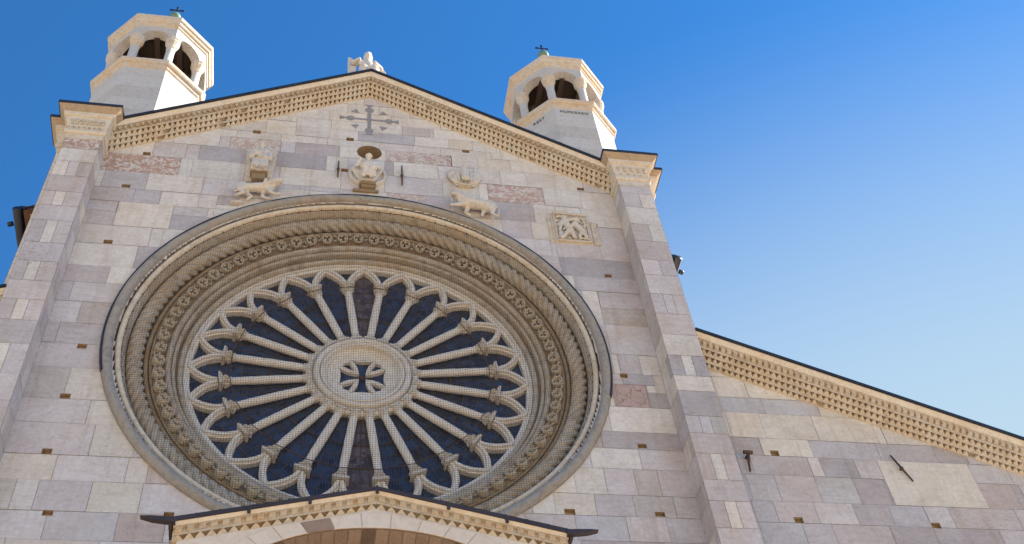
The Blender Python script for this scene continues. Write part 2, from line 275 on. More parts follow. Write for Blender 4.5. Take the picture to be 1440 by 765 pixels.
def lay(mb, rect, tone, clips=(), y=0., holes=HOLES):
    x0,x1,z0,z1 = rect
    if x1-x0 < .01 or z1-z0 < .01: return
    tc = tone_of(tone); sh = (random.uniform(-50,50), random.uniform(-50,50), random.uniform(-50,50))
    yy = y - random.uniform(0,.006); g = .0028
    hit = [c for c in CIRC if math.hypot(max(x0-c[0], 0, c[0]-x1), max(z0-c[1], 0, c[1]-z1)) < c[2]]
    hs = [h for h in holes if not (h[1]<=x0 or h[0]>=x1 or h[3]<=z0 or h[2]>=z1)]
    for depth, e, tt in ((y+.009, 0, (*MORT,0)), (yy, g, tc)):
        cells = [(x0+e, x1-e, z0+e, z1-e)]
        for h in hs: cells = rsub(cells, h)
        if hit:
            N = .035 if x1-x0 > 5 or all(q[2] > 1 for q in hit) else .010; out = []
            for (a,b_,c_,d) in cells:
                nx = max(1, int((b_-a)/N)); nz = max(1, int((d-c_)/N))
                for i in range(nx):
                    # per column, merge runs of kept cells
                    run = None
                    for j in range(nz+1):
                        keep = False
                        if j < nz:
                            cx = a+(b_-a)*(i+.5)/nx; cz = c_+(d-c_)*(j+.5)/nz
                            keep = all(math.hypot(cx-q[0], cz-q[1]) >= q[2] for q in hit)
                        if keep and run is None: run = j
                        if not keep and run is not None:
                            out.append((a+(b_-a)*i/nx, a+(b_-a)*(i+1)/nx, c_+(d-c_)*run/nz, c_+(d-c_)*j/nz)); run = None
            cells = out
        for (a,b_,c_,d) in cells:
            P = [(a,c_),(b_,c_),(b_,d),(a,d)]
            for m_, k_ in clips:
                if len(P) > 2: P = clip(P, m_, k_)
            if len(P) > 2: mb.add([(px, depth, pz) for px, pz in P], [tuple(range(len(P)))], tone=tt, shift=sh)
def fill(mb, x0, x1, courses, palette, clips=(), blocks=(), wmin=.45, wmax=1.25, y=0.):
    L = sorted(courses, reverse=True)
    for zt, zb in zip(L, L[1:]):
        x = x0; off = random.uniform(.2,.8)
        while x < x1-.01:
            w = random.uniform(wmin, wmax) * (off if x == x0 else 1); e = x+w
            if x1-e < .3: e = x1
            t = palette(x+w/2, (zt+zb)/2)
            rs = [(x,e,zb,zt)]
            for q in blocks: rs = rsub(rs, (q[0],q[1],q[3],q[2]))
            for r_ in rs: lay(mb, r_, t, clips, y)
            x = e
GM = .595; GZ0 = 7.37        # gable: underside of the cornice z = GZ0 - GM*|x|
AM = .4345; AZ0 = -.045; AX = 5.25
LC = [5.09,4.61,4.06,3.56,3.17,2.50,2.0,1.43,1.02,.57,.085,-.36,-.86,-1.47,-1.92,-2.48,-2.91,-3.40,-3.84,-4.35,-4.8,-5.3,-5.8,-6.3]
RC = [5.09,4.61,4.06,3.50,2.99,2.53,2.02,1.64,1.22,.79,.09,-.36,-.75,-1.08,-1.6,-1.94,-2.33,-2.81,-3.19,-3.61,-4.0,-4.45,-4.9,-5.4,-6.3]
TC = [7.6,7.05,6.70,6.37,6.05,5.71,5.47,5.09]
AC = [.1,-.3,-.75,-1.08,-1.6,-1.95,-2.325,-2.815,-3.20,-3.6,-4.05,-4.5,-5,-5.6,-6.3]
def snap(bl, L):
    out = []
    for a,b_,zt,zb,t in bl:
        zt2 = min(L, key=lambda q: abs(q-zt)); zb2 = min(L, key=lambda q: abs(q-zb))
        zt = zt2 if abs(zt2-zt) < .09 else zt; zb = zb2 if abs(zb2-zb) < .09 else zb
        out.append((a,b_,zt,zb,t))
    return out
BL = []
for q in BLOCKS:
    if q[4] == 'R' and q[0] > 3.7 and q[2] < 0: q = q[:4] + ('K',)
    BL.append(q)
bA = snap([q for q in BL if q[0] > 5], AC); bR = snap([q for q in BL if 0 <= q[0] < 5 and q[2] <= 5.09], RC)
bL = snap([q for q in BL if q[0] < 0 and q[2] <= 5.09], LC); bT = snap([q for q in BL if q[0] < 5 and q[2] > 5.09], TC)
fixx = lambda q, lo, hi: (max(lo, q[0]) if q[0] > lo+.12 else lo, min(hi, q[1]) if q[1] < hi-.12 else hi, *q[2:])
bL = [fixx(q, -4.65, 99) for q in bL]; bR = [fixx(q, -99, 4.65) for q in bR]
bL = [(a, min(b_, 0) if b_ > 90 else b_, c_, d, t) for a,b_,c_,d,t in bL]; bR = [(max(a,0) if a < -90 else a, b_, c_, d, t) for a,b_,c_,d,t in bR]
def join(bl):
    bl = [list(q) for q in bl]
    for i, p in enumerate(bl):
        for j, q in enumerate(bl):
            if i != j and min(p[2],q[2])-max(p[3],q[3]) > .08 and abs(p[1]-q[0]) < .14:
                mid = (p[1]+q[0])/2; p[1] = mid; q[0] = mid
    return [tuple(q) for q in bl]
def dedupe(bl):
    bl = join(bl)
    done = []
    for q in bl:
        rs = [(q[0],q[1],q[3],q[2])]
        for d in done: rs = rsub(rs, (d[0],d[1],d[3],d[2]))
        for r_ in rs:
            if r_[1]-r_[0] > .05 and r_[3]-r_[2] > .05: done.append((r_[0],r_[1],r_[3],r_[2],q[4]))
    return done
bL, bR, bT, bA = map(dedupe, (bL, bR, bT, bA))
pick = lambda s_: random.choice(s_)
palL = lambda x, z: pick('WCWpWPCW') if z > 1.2 else (pick('pPWTpP') if z > -2.6 else pick('pWCpPm'))
palR = lambda x, z: pick('WWpWCW') if z > 3.3 else (pick('PpPTGp') if z < -1.5 and x > 3.2 else pick('WpWCP'))
palT = lambda x, z: pick('WCWWwCpW')
palA = lambda x, z: pick('GPBPpGD') if z < -1.6 else pick('WCWC')
wall = MB(); gcl = [(GM, GZ0+.08), (-GM, GZ0+.08)]
fill(wall, -4.65, 0, LC, palL, gcl, bL); fill(wall, 0, 4.65, RC, palR, gcl, bR); fill(wall, -4.65, 4.65, TC, palT, gcl, bT, .4, 1.0)
for bl in (bL, bR, bT):
    for a,b_,c_,d,t_ in bl: lay(wall, (a,b_,d,c_), t_, gcl)
part(wall, 'facade_wall', M_WALL, fix=False)
def hole_boxes(hs, parent):
    for a,b_,c_,d in hs:
        q = MB(); y0 = .008; dy = .07
        P = [(a,y0,c_),(b_,y0,c_),(b_,y0,d),(a,y0,d),(a,dy,c_),(b_,dy,c_),(b_,dy,d),(a,dy,d)]
        q.add(P, [(4,5,6,7),(0,1,5,4),(1,2,6,5),(2,3,7,6),(3,0,4,7)])
        part(q, 'putlog_hole', M_HOLE, parent, fix=False)
hole_boxes(HOLES, cath)
aw = MB(); fill(aw, AX, 13, AC, palA, [(-AM, AZ0+AM*AX+.08)], bA, .5, 1.2)
for a,b_,c_,d,t_ in bA: lay(aw, (a,b_,d,c_), t_, [(-AM, AZ0+AM*AX+.08)])
part(aw, 'aisle_wall', M_WALL, fix=False)
aw = MB(); fill(aw, -13, -AX, AC, palA, [(AM, AZ0+AM*AX+.08)], (), .5, 1.2); part(aw, 'aisle_wall', M_WALL, fix=False)
# lower wall down to the piazza (below the photograph)
lw = MB(); zc = [-6.3-.55*i for i in range(15)] + [GZ]
fill(lw, -13, 13, zc, lambda x, z: pick('WpPCWT'), (), (), .6, 1.6); part(lw, 'lower_wall', M_WALL, fix=False)
# solid mass behind the facing: nave and aisles
q = MB()
def mass(poly, y0, y1): q.prism([(x, y0, z) for x, z in poly], (0, y1-y0, 0), tone=(.45,.40,.36,0))
top = [(-5.25, 4.3), (0, 7.25), (5.25, 4.3)]
mass([(-5.3,GZ),(-5.3,-4.3),(5.3,-4.3),(5.3,GZ)], .13, 45)
mass([(-5.3,-4.3),(-5.3,4.2),(-3.7,5.0),(-3.7,-4.3)], .13, 45); mass([(5.3,-4.3),(5.3,4.2),(3.7,5.0),(3.7,-4.3)], .13, 45)
mass([(-3.7,3.75),(-3.7,5.0),(0,7.2),(3.7,5.0),(3.7,3.75)], .3, 45)
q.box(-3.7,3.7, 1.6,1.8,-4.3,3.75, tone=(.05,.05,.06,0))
for sx in (-1,1): mass([(sx*5.3,GZ),(sx*13,GZ),(sx*13,-3.3),(sx*5.3,-.15)], .13, 45)
part(q, 'nave_and_aisle_walls', M_WALL)
q = MB(); q.add([(-6.0,.2,4.15),(0,.2,7.7),(0,45,7.7),(-6.0,45,4.15),(-6.0,.2,4.05),(-6.0,45,4.05),(6.0,.2,4.15),(6.0,45,4.15),(6.0,.2,4.05),(6.0,45,4.05),(0,.2,7.5),(0,45,7.5)],
    [(0,1,2,3),(4,10,11,5),(1,6,7,2),(10,8,9,11),(0,3,5,4),(6,8,9,7)])
q.v = [(x, max(y, 1.0) if abs(x) > 3 or True else y, z) for x,y,z in q.v]; part(q, 'nave_roof', M_TILE)
for sx in (-1,1):
    q = MB(); q.prism([(sx*5.4,.05,.33),(sx*13.2,.05,-3.06),(sx*13.2,.05,-3.16),(sx*5.4,.05,.23)], (0,45,0)); part(q, 'aisle_roof', M_TILE)
    # side eaves with gutter behind the pilaster
    q = MB(); q.tube([(sx*6.12,1.0,4.08),(sx*6.12,44,4.08)], .075, 10); q.box(*sorted((sx*5.3,sx*6.1)),1.02,44,4.13,4.2)
    gt = part(q, 'eaves_gutter', M_LEAD)
    q = MB()
    for i in range(8): q.tube([(sx*6.22,1.35+i*1.15,4.10),(sx*6.30,1.35+i*1.15,4.05)], .045, 8)
    part(q, 'gutter_bracket', M_LEAD, gt)
    q = MB()
    for i in range(30): q.prism([(sx*5.45,1.12+i*.9,4.12),(sx*5.95,1.12+i*.9,4.12),(sx*5.45,1.12+i*.9,3.85)], (0,.14,0))
    q.box(*sorted((sx*5.31,sx*5.5)),1.0,44,3.7,4.12); part(q, 'eaves_bracket', M_TLED)

# ------------------------------------------------------------------ pilasters
PILZ_L = [4.36,4.06,3.66,3.24,2.79,2.40,2.0,1.43,.97,.517,.09,-.355,-.84,-1.43,-1.93,-2.45,-2.9,-3.4,-3.9]
PILZ_R = [4.36,4.10,3.66,3.15,2.65,2.12,1.70,1.2,.7,.20,-.289,-.74,-1.07,-1.587,-1.935,-2.325,-2.81,-3.19,-3.65,-4.1]
def pilaster(sx, ZL, fronts):
    root = MB(); zs = ZL + [ZL[-1]-.5*(i+1) for i in range(20) if ZL[-1]-.5*(i+1) > GZ+.3] + [GZ]
    yf = -.40
    def quad(p, tone, n, sh=None):
        # p: 4 pts, raise by n
        g = .0035; c = sum((Vector(a) for a in p), Vector())/4
        root.add([Vector(a)+Vector(n)*(-.006) for a in p], [(0,1,2,3)], tone=(*MORT,0))
        inner = []
        for a in p:
            d = Vector(a)-c; inner.append(c + Vector((math.copysign(max(0,abs(d.x)-g),d.x), math.copysign(max(0,abs(d.y)-g),d.y), math.copysign(max(0,abs(d.z)-g),d.z))))
        root.add([a+Vector(n)*random.uniform(0,.003) for a in inner], [(0,1,2,3)], tone=tone_of(tone), shift=tuple(random.uniform(-50,50) for _ in range(3)))
    for i, (zt, zb) in enumerate(zip(zs, zs[1:])):
        fr = fronts(i)
        xs = [4.65, 5.25] if len(fr) == 1 else ([4.65, 4.65+.6*(.36 if i % 4 else .42), 4.65+.6*(.64 if i % 4 else .70), 5.25] if len(fr) == 3 else [4.65, 4.98, 5.25])
        for (a, b_), t_ in zip(zip(xs, xs[1:]), fr): quad([(sx*a,yf,zb),(sx*b_,yf,zb),(sx*b_,yf,zt),(sx*a,yf,zt)], t_, (0,-1,0))
        # inner return: toothed joint between long and short stones
        sp = -.18 if i % 2 else -.28
        c1 = fr[0]; c2 = pick('WPpWC') if zt > 2.2 else pick('PGWTp')
        if i % 2: quad([(sx*4.65,yf,zb),(sx*4.65,0,zb),(sx*4.65,0,zt),(sx*4.65,yf,zt)], c1, (-sx,0,0))
        else:
            quad([(sx*4.65,yf,zb),(sx*4.65,sp,zb),(sx*4.65,sp,zt),(sx*4.65,yf,zt)], c1, (-sx,0,0)); quad([(sx*4.65,sp,zb),(sx*4.65,0,zb),(sx*4.65,0,zt),(sx*4.65,sp,zt)], c2, (-sx,0,0))
        quad([(sx*5.25,yf,zb),(sx*5.25,-.08,zb),(sx*5.25,-.08,zt),(sx*5.25,yf,zt)], pick('CWC'), (sx,0,0))
        if zb > -.9:
            quad([(sx*5.25,-.08,zb),(sx*5.42,-.08,zb),(sx*5.42,-.08,zt),(sx*5.25,-.08,zt)], pick('CWC'), (0,-1,0))
            quad([(sx*5.42,-.08,zb),(sx*5.42,1.2,zb),(sx*5.42,1.2,zt),(sx*5.42,-.08,zt)], pick('CWC'), (sx,0,0))
    root.box(*sorted((sx*4.67,sx*5.23)), yf+.02, .1, GZ, 4.36, tone=(*MORT,0))
    pl = part(root, 'corner_pilaster', M_WALL, fix=False)
    # moulded cap: levels (z0, z1, overhang)
    cp = MB()
    def ring(z0, z1, o0, o1, mb, yb=.3):        # one band round the pilaster and its setback
        for (xa, xb, yy) in ((4.65,5.25,-.40),(5.2,5.42,-.08)):
            inn = (4.65-o0, 4.65-o1) if xa < 5 else (xa, xa)
            P = [(sx*inn[0],yy-o0,z0),(sx*(xb+o0),yy-o0,z0),(sx*(xb+o0),yb,z0),(sx*inn[0],yb,z0),(sx*inn[1],yy-o1,z1),(sx*(xb+o1),yy-o1,z1),(sx*(xb+o1),yb,z1),(sx*inn[1],yb,z1)]
            mb.add(P, [(0,3,2,1),(4,5,6,7),(0,1,5,4),(1,2,6,5),(2,3,7,6),(3,0,4,7)])
    ring(4.36,4.50,.01,.01,cp); ring(4.50,4.54,.03,.055,cp); ring(4.54,4.58,.055,.055,cp); ring(4.58,4.61,.055,.02,cp)
    ring(4.61,4.93,.02,.09,cp); ring(4.93,4.95,.10,.13,cp); ring(4.95,5.02,.13,.14,cp)
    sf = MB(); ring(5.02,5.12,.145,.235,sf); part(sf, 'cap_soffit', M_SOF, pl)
    cb = MB(); ring(5.12,5.19,.25,.25,cb); part(cb, 'cap_roof', M_LEAD, pl, bevel=.006)
    # carved row of hooks and buds on the cap frieze
    cv = cp
    nose = 6 if sx < 0 else 4
    for i in range(nose+1):
        x = 4.69 + .52*i/nose
        zc_ = 4.84; yy = -.40-.02-.07*(zc_-4.61)/.32
        for w in range(7):
            a0 = R(130+w*40*1.0); a1 = R(130+(w+1)*40)
            if w < 7: cv.tube([(sx*x+.028*math.cos(a0),yy-.004,zc_+.034*math.sin(a0)),(sx*x+.028*math.cos(a1),yy-.004,zc_+.034*math.sin(a1))], .015, 5)
        cv.tube([(sx*x,yy+.006,zc_-.10),(sx*x,yy+.0,zc_-.07),(sx*x,yy+.004,zc_-.05)], [.024,.02,.006], 6)
        cv.tube([(sx*(x+.04),yy+.01,4.645),(sx*(x+.04),yy+.004,4.68)], [.02,.008], 6)
    for i in range(4):
        y = -.36+.1*i
        for w in range(7):
            a0 = R(130+w*40); a1 = R(130+(w+1)*40); xx = sx*(4.65-.062)
            cv.tube([(xx,y+.028*math.cos(a0),4.84+.034*math.sin(a0)),(xx,y+.028*math.cos(a1),4.84+.034*math.sin(a1))], .015, 5)
    cap = part(cp, 'pilaster_cap', M_PILE, pl)
    return pl
def frL(i):
    if i == 0: return 'R'
    if i > 18: return pick(['P','W','T'])
    return {1:'W', 2:'TpW'[:3], 3:'P', 4:'PWP', 5:'P', 6:'PWP', 7:'P', 8:'PWP', 9:'P', 10:'PCP', 11:'P', 12:'PWP', 13:'P'}.get(i, 'P' if i % 2 else 'PWT')
def frR(i):
    return {0:'P', 1:'pW', 2:'W', 3:'TW', 4:'P', 5:'PP', 6:'p', 7:'PPP', 8:'P', 9:'W', 10:'GWG', 11:'W', 12:'G', 13:'PPb', 14:'P', 15:'PWP', 16:'P', 17:'PWP', 18:'P'}.get(i, 'P' if i % 2 else 'PWT')
pilaster(-1, PILZ_L, frL); pilaster(1, PILZ_R, frR)

# ------------------------------------------------------------------ raking cornices
def cornice(xa, xb, zfun, rows, pitch, top, dent='hook', slab=.07, y0=0., yr=.085, hr=.07, fas=.13, mats=None, style='tri', tw=.13, name='raking_cornice', parent=cath, cut=None):
    """rows of sawtooth ornament stepping out of the wall; zfun(x) is the line where it meets the wall"""
    mf, mr_, ml = mats or (M_CORN, M_FASC, M_LEAD)
    fr = MB(); back = MB()
    n = max(1, int(abs(xb-xa)/pitch)); dx = (xb-xa)/n
    def strip(mb, prof, closed=False):      # prof list of (y, h) swept along the slope
        segs = [xa, xb]
        P = [(x, y, zfun(x)+h) for x in segs for y, h in prof]; L = len(prof)
        mb.add(P, [(j, j+1, L+j+1, L+j) for j in range(L-1)] + [tuple(range(L)), tuple(range(L,2*L))])
    y = y0; h = 0.
    body = [(.2+y0, -.0), (y-.02, 0)]
    for k in range(rows):
        ya, ha = y-.02, h; ye, he = y-.02-yr, h+hr
        nrm = Vector((0, -hr, -yr)).normalized()*.085           # inward recess
        back_pts = [(ya - nrm.y*1.0, ha - nrm.z*1.0), (ye - nrm.y, he - nrm.z)]
        body += [(ya, ha), (ya, ha+.008), back_pts[0], back_pts[1], (ye, he), (ye-.012, he), (ye-.012, he+.036)]
        for i in range(n):
            x0 = xa+dx*i; xm = x0+dx/2; x1 = x0+dx
            e = dx*.0
            jt = random.uniform(.88,1.06); ch = random.random()
            if ch < .03 and rows > 1: continue
            P = []
            for (x, yy, hh) in ((x0+e, ya, ha+.006), (x1-e, ya, ha+.006), (xm+dx*tw, ye, he+.003), (xm-dx*tw, ye, he+.003)):
                P.append((x, yy, zfun(x)+hh))
            if style == 'dog':
                L_ = (x0+dx*.02, ya-nrm.y, zfun(x0)+ha+.004-nrm.z); R_ = (x1-dx*.02, ya-nrm.y, zfun(x1)+ha+.004-nrm.z)
                T_ = (xm, ye+.002, zfun(xm)+he+.004); A_ = (xm+dx*.04*(jt-1)*5, ya-.004, zfun(xm)+ha+.004)
                w_ = dx*.10; A1 = (xm-w_, ya-.002, zfun(xm-w_)+ha+.004); A2 = (xm+w_, ya-.002, zfun(xm+w_)+ha+.004)
                fr.add([L_, A1, A2, R_, T_], [(0,1,4),(1,2,4),(2,3,4),(0,3,2,1)]); continue
            # splayed pyramid-like tooth: narrow face, wide base
            B_ = []
            for (x, yy, hh) in ((x0+e, ya, ha+.006), (x1-e, ya, ha+.006), (xm+dx*tw*1.2, ye, he+.003), (xm-dx*tw*1.2, ye, he+.003)):
                B_.append((x, yy-nrm.y, zfun(x)+hh-nrm.z))
            fr.add(P+B_, [(0,1,2,3),(0,4,5,1),(1,5,6,2),(2,6,7,3),(3,7,4,0)])
        y = ye-.012+.02; h = he+.036
    ya = y-.02
    if dent:
        nd = max(1, int(abs(xb-xa)/(pitch*1.05))); dd = (xb-xa)/nd
        body += [(ya, h), (ya+.01, h+.01), (ya+.01, h+.085), (ya-.075, h+.085)]
        for i in range(nd):
            x = xa+dd*(i+.5); z = zfun(x)+h
            if dent == 'hook':
                w = abs(dd)*.30
                fr.tube([(x, ya+.01, z+.055), (x, ya-.03, z+.058), (x, ya-.055, z+.050), (x, ya-.062, z+.03), (x,ya-.05,z+.018)], [w*.8, w, w, w*.8, w*.45], 6)
            else:
                w = abs(dd)*.29
                fr.add([(xx, yy, zfun(xx)+h+hh) for xx in (x-w, x+w) for yy, hh in ((ya+.012,.012),(ya-.05,.03),(ya-.05,.084),(ya+.012,.084))], [(0,1,2,3),(4,7,6,5),(0,4,5,1),(1,5,6,2),(2,6,7,3),(0,3,7,4)])
        y = ya-.075; h += .085
    else: y = ya
    body += [(y, h+.012), (.2+y0, h+.012)]
    strip(back, body)
    root = part(back, name, mf, parent)
    o = part(fr, 'carved_rows', mf, root); 
    fa = MB(); h0 = h+.012
    prof = [(.2+y0, h0), (y+.005, h0), (y-.005, h0+.02), (y-.02, h0+.035), (y-.028, h0+fas*.5), (y-.05, h0+fas*.85), (y-.055, h0+fas), (.2+y0, h0+fas)]
    strip(fa, prof); part(fa, 'fascia', mr_, root)
    rf = MB(); strip(rf, [(.2+y0, h0+fas+.002), (y-.085, h0+fas+.002), (y-.10, h0+fas-.01), (y-.10, h0+fas+slab), (.6+y0, h0+fas+slab+.01), (.6+y0, h0+fas+.002)])
    part(rf, 'roof_edge', ml, root)
    return root
gz = lambda x: GZ0 - GM*abs(x)
cornice(-4.60, 0, gz, 3, .086, 0, 'hook', fas=.085, slab=.045, yr=.066, hr=.034)
cornice(0, 4.60, gz, 3, .086, 0, 'hook', fas=.085, slab=.045, yr=.066, hr=.034)
az = lambda x: AZ0 - AM*(abs(x)-AX)
cornice(AX+.002, 13, az, 3, .088, 0, 'dentil', tw=.05, fas=.08, slab=.035, yr=.066, hr=.034)
cornice(-13, -AX-.002, az, 3, .088, 0, 'dentil', tw=.05, fas=.08, slab=.035, yr=.066, hr=.034)

# inlaid grey cross at the gable
b = MB(); cx, cz = 0.0, 6.50
def flat(mb, poly, y=-.0095): mb.prism([(x, y, z) for x, z in poly], (0, .02, 0))
CRX, CRZ = .36, .40
flat(b, [(cx-.36,cz-.03),(cx+.36,cz-.03),(cx+.36,cz+.03),(cx-.36,cz+.03)])
flat(b, [(cx-.035,cz-.44),(cx+.035,cz-.44),(cx+.035,cz+.40),(cx-.035,cz+.40)], -.0105)
disc = lambda x, z, r_: [(x+r_*math.cos(2*PI*i/24), z+r_*math.sin(2*PI*i/24)) for i in range(24)]
for (x, z, r_) in ((cx-.37,cz,.085),(cx+.38,cz,.085),(cx,cz+.36,.085),(cx,cz-.40,.085),(cx,cz,.06)): flat(b, disc(x, z, r_), -.0115)
for s_ in (-1,1):
    flat(b, [(cx+s_*.43,cz),(cx+s_*.58,cz+.07),(cx+s_*.58,cz-.07)], -.0125)
    flat(b, [(cx,cz+s_*.42),(cx+.085,cz+s_*.56),(cx-.085,cz+s_*.56)], -.0125)
    for s2 in (-1,1): flat(b, [(cx+s_*.20,cz+s2*.22),(cx+s_*.36,cz+s2*.24),(cx+s_*.26,cz+s2*.36)], -.0125)
part(b, 'inlaid_cross', M_INLAY)

# ------------------------------------------------------------------ rose window
def arc(rc, yc, rad, a0, a1, n=8): return [(rc+rad*math.cos(R(a0+(a1-a0)*i/n)), yc-rad*math.sin(R(a0+(a1-a0)*i/n))) for i in range(n+1)]
b = MB(); b.lathe_y([(3.83,.012),(3.835,-.03)] + arc(3.755,-.02,.076,0,170,10) + [(3.675,.08),(3.66,.15),(3.64,.15)], 240)
rose = part(b, 'rose_window', M_RIM); tag(rose, 'round rose window with twenty four colonnette spokes behind a bird net')
# uneven hand-finished render on the rim
for v_ in rose.data.vertices:
    a = math.atan2(v_.co.x, v_.co.z); r_ = math.hypot(v_.co.x, v_.co.z); k_ = .010*math.sin(7*a+1)+.007*math.sin(17*a+2)+.004*math.sin(41*a)
    if v_.co.y < .0: v_.co.y += k_*.8; v_.co.x *= 1+k_*.3/r_; v_.co.z *= 1+k_*.3/r_
def sub(mb, name, mat, **k): return part(mb, name, mat, rose, **k)
b = MB()      # thin dark flashing over the upper half of the rim
n = 120
pts = []
for i in range(n+1):
    a = R(-104 + 208*i/n)
    for r_, y_ in ((3.838,.01),(3.848,-.05),(3.835,-.075),(3.82,-.085),(3.81,-.08),(3.83,-.03)): pts.append((r_*math.sin(a), y_, r_*math.cos(a)))
b.add(pts, [(i*6+j, i*6+(j+1)%6, (i+1)*6+(j+1)%6, (i+1)*6+j) for i in range(n) for j in range(6)]); sub(b, 'rim_flashing', M_LEAD)
b = MB(); b.lathe_y([(3.66,.15),(3.648,.08)] + arc(3.605,.05,.042,0,170,6) + [(3.56,.11)], 240); sub(b, 'second_roll', M_CORN)
b = MB(); b.lathe_y([(3.56,.105),(3.55,.115),(3.515,.19),(3.515,.24),(3.53,.28),(3.53,.52),(3.26,.50)], 240); sub(b, 'outer_splay', M_ROSE)
b = MB(); N, K = 1280, 20; TW = 128     # rope moulding
pts = []
for i in range(N):
    th = 2*PI*i/N
    for j in range(K):
        ph = 2*PI*j/K; rr = .118*(.66+.42*abs(math.sin((TW*th - 4*ph)/2))**.8)
        rad = 3.39 + rr*math.cos(ph); pts.append((rad*math.sin(th), .30-rr*math.sin(ph), rad*math.cos(th)))
b.add(pts, [(i*K+j, i*K+(j+1)%K, ((i+1)%N)*K+(j+1)%K, ((i+1)%N)*K+j) for i in range(N) for j in range(K)], smooth=True); sub(b, 'rope_moulding', M_ROSE)
b = MB(); b.lathe_y([(3.28,.46),(3.272,.42)] + arc(3.235,.375,.034,-10,190) + [(3.20,.45),(3.188,.45),(3.187,.395)] + arc(3.165,.375,.021,-10,190) + [(3.14,.40)], 240)
b.lathe_y([(3.14,.395),(3.10,.385),(2.99,.45),(2.97,.455)], 240); fz = sub(b, 'frieze_band', M_FRIZ)
b = MB(); b.lathe_y([(2.975,.47)] + arc(2.925,.445,.047,-10,190) + [(2.878,.54)] + arc(2.848,.50,.032,-10,190) + [(2.82,.53),(2.835,.60),(2.83,.66),(2.80,.66)] + arc(2.755,.605,.042,-10,190) + [(2.71,.68)], 240); sub(b, 'inner_roll_mouldings', M_ROSE)
b = MB(); b.lathe_y([(2.71,.68),(2.705,.64),(2.665,.64),(2.66,.672),(2.622,.68),(2.615,.69),(2.615,.78)], 240, smooth=False); sub(b, 'tracery_ring', M_SPOKE)
# rosettes on the frieze
def rosette_mesh():
    q = MB(); Rr = .092; n = 16
    q.lathe_y([(Rr*.9,.06),(Rr,.0),(Rr*1.0,-.03),(Rr*.92,-.055),(Rr*.76,-.058),(Rr*.66,-.03),(Rr*.60,.055)], n)
    for k in range(3):       # three petals leave a three-pointed pit
        a = R(90+120*k); 
        pts = []
        for i in range(7):
            w = R(-33+66*i/6); pts.append((Rr*.62*math.cos(a+w), Rr*.62*math.sin(a+w)))
        pts.append((Rr*.14*math.cos(a), Rr*.14*math.sin(a)))
        q.prism([(x, -.036, z) for x, z in pts], (0,.09,0))
    q.lathe_y([(Rr*.62,.055),(0.001,.055)], n)
    # leaf stalks running to the neighbour
    q.tube([(Rr*.8,.01,.02),(Rr*1.5,-.012,.045),(Rr*2.1,.01,-.02)], [.012,.020,.010], 5); q.tube([(Rr*.9,.01,-.03),(Rr*1.5,-.008,-.055),(Rr*2.0,.01,-.03)], [.010,.018,.008], 5)
    return q
ro = None
M_PITSHADE = simple('rosette_pit_shade', (.03,.022,.016), .95)  # pit floors near black: shade of the deep holes put into the colour
M_ROSET = carved('rosette_stone', (.58,.52,.43), (.28,.22,.16), (.54,.42,.28), sc=3, wf=.5)
NR = 70
for k in range(NR):
    a = 2*PI*(k+.5)/NR
    if ro is None:
        ro = sub(rosette_mesh(), 'rosette', M_ROSET); o = ro; ro.data.materials.append(M_PITSHADE)
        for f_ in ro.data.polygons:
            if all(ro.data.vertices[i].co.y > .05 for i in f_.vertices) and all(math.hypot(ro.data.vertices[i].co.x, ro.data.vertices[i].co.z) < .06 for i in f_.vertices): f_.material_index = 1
    else: o = ro.copy(); S.collection.objects.link(o); o.parent = rose
    sc = random.uniform(.92,1.06)
    o.matrix_parent_inverse = Matrix(); o.location = (3.055*math.sin(a), .335, 3.055*math.cos(a))
    o.rotation_euler = (Matrix.Rotation(a, 3, 'Y') @ Matrix.Rotation(R(28), 3, 'X') @ Matrix.Rotation(R(random.uniform(-20,20)), 3, 'Y')).to_euler(); o.scale = (sc,)*3
# spokes: shaft, base, capital, each its own part
def radial(o, a): o.rotation_euler = (0, a, 0); o.location = (0, 0, 0)
def mk_shaft():
    q = MB(); q.lathe_z([(.056,.90),(.062,1.0),(.067,1.4),(.064,1.8),(.059,2.0)], 14, (0,.70), smooth=True); return q
def mk_base():
    q = MB(); q.lathe_z([(.05,.82),(.085,.83),(.098,.855),(.085,.88),(.068,.89),(.078,.905),(.070,.925),(.055,.93)], 14, (0,.70), smooth=True)
    q.box(-.09,.09,.61,.79,.80,.835); return q
def mk_capital():
    q = MB(); q.lathe_z([(.055,1.985),(.072,1.99),(.074,2.01),(.058,2.02),(.062,2.06),(.085,2.10),(.10,2.13)], 14, (0,.70), smooth=True)
    for k in range(8):       # leaves
        w = 2*PI*k/8+.2; cx_, cy_ = .9*math.cos(w), .9*math.sin(w)
        q.tube([(.062*cx_,.70+.062*cy_,2.03),(.088*cx_,.70+.088*cy_,2.07),(.118*cx_,.70+.118*cy_,2.095),(.112*cx_,.70+.112*cy_,2.075)], [.016,.022,.020,.012], 5)
    q.box(-.10,.10,.60,.80,2.13,2.15); q.box(-.12,.12,.585,.81,2.15,2.185); return q
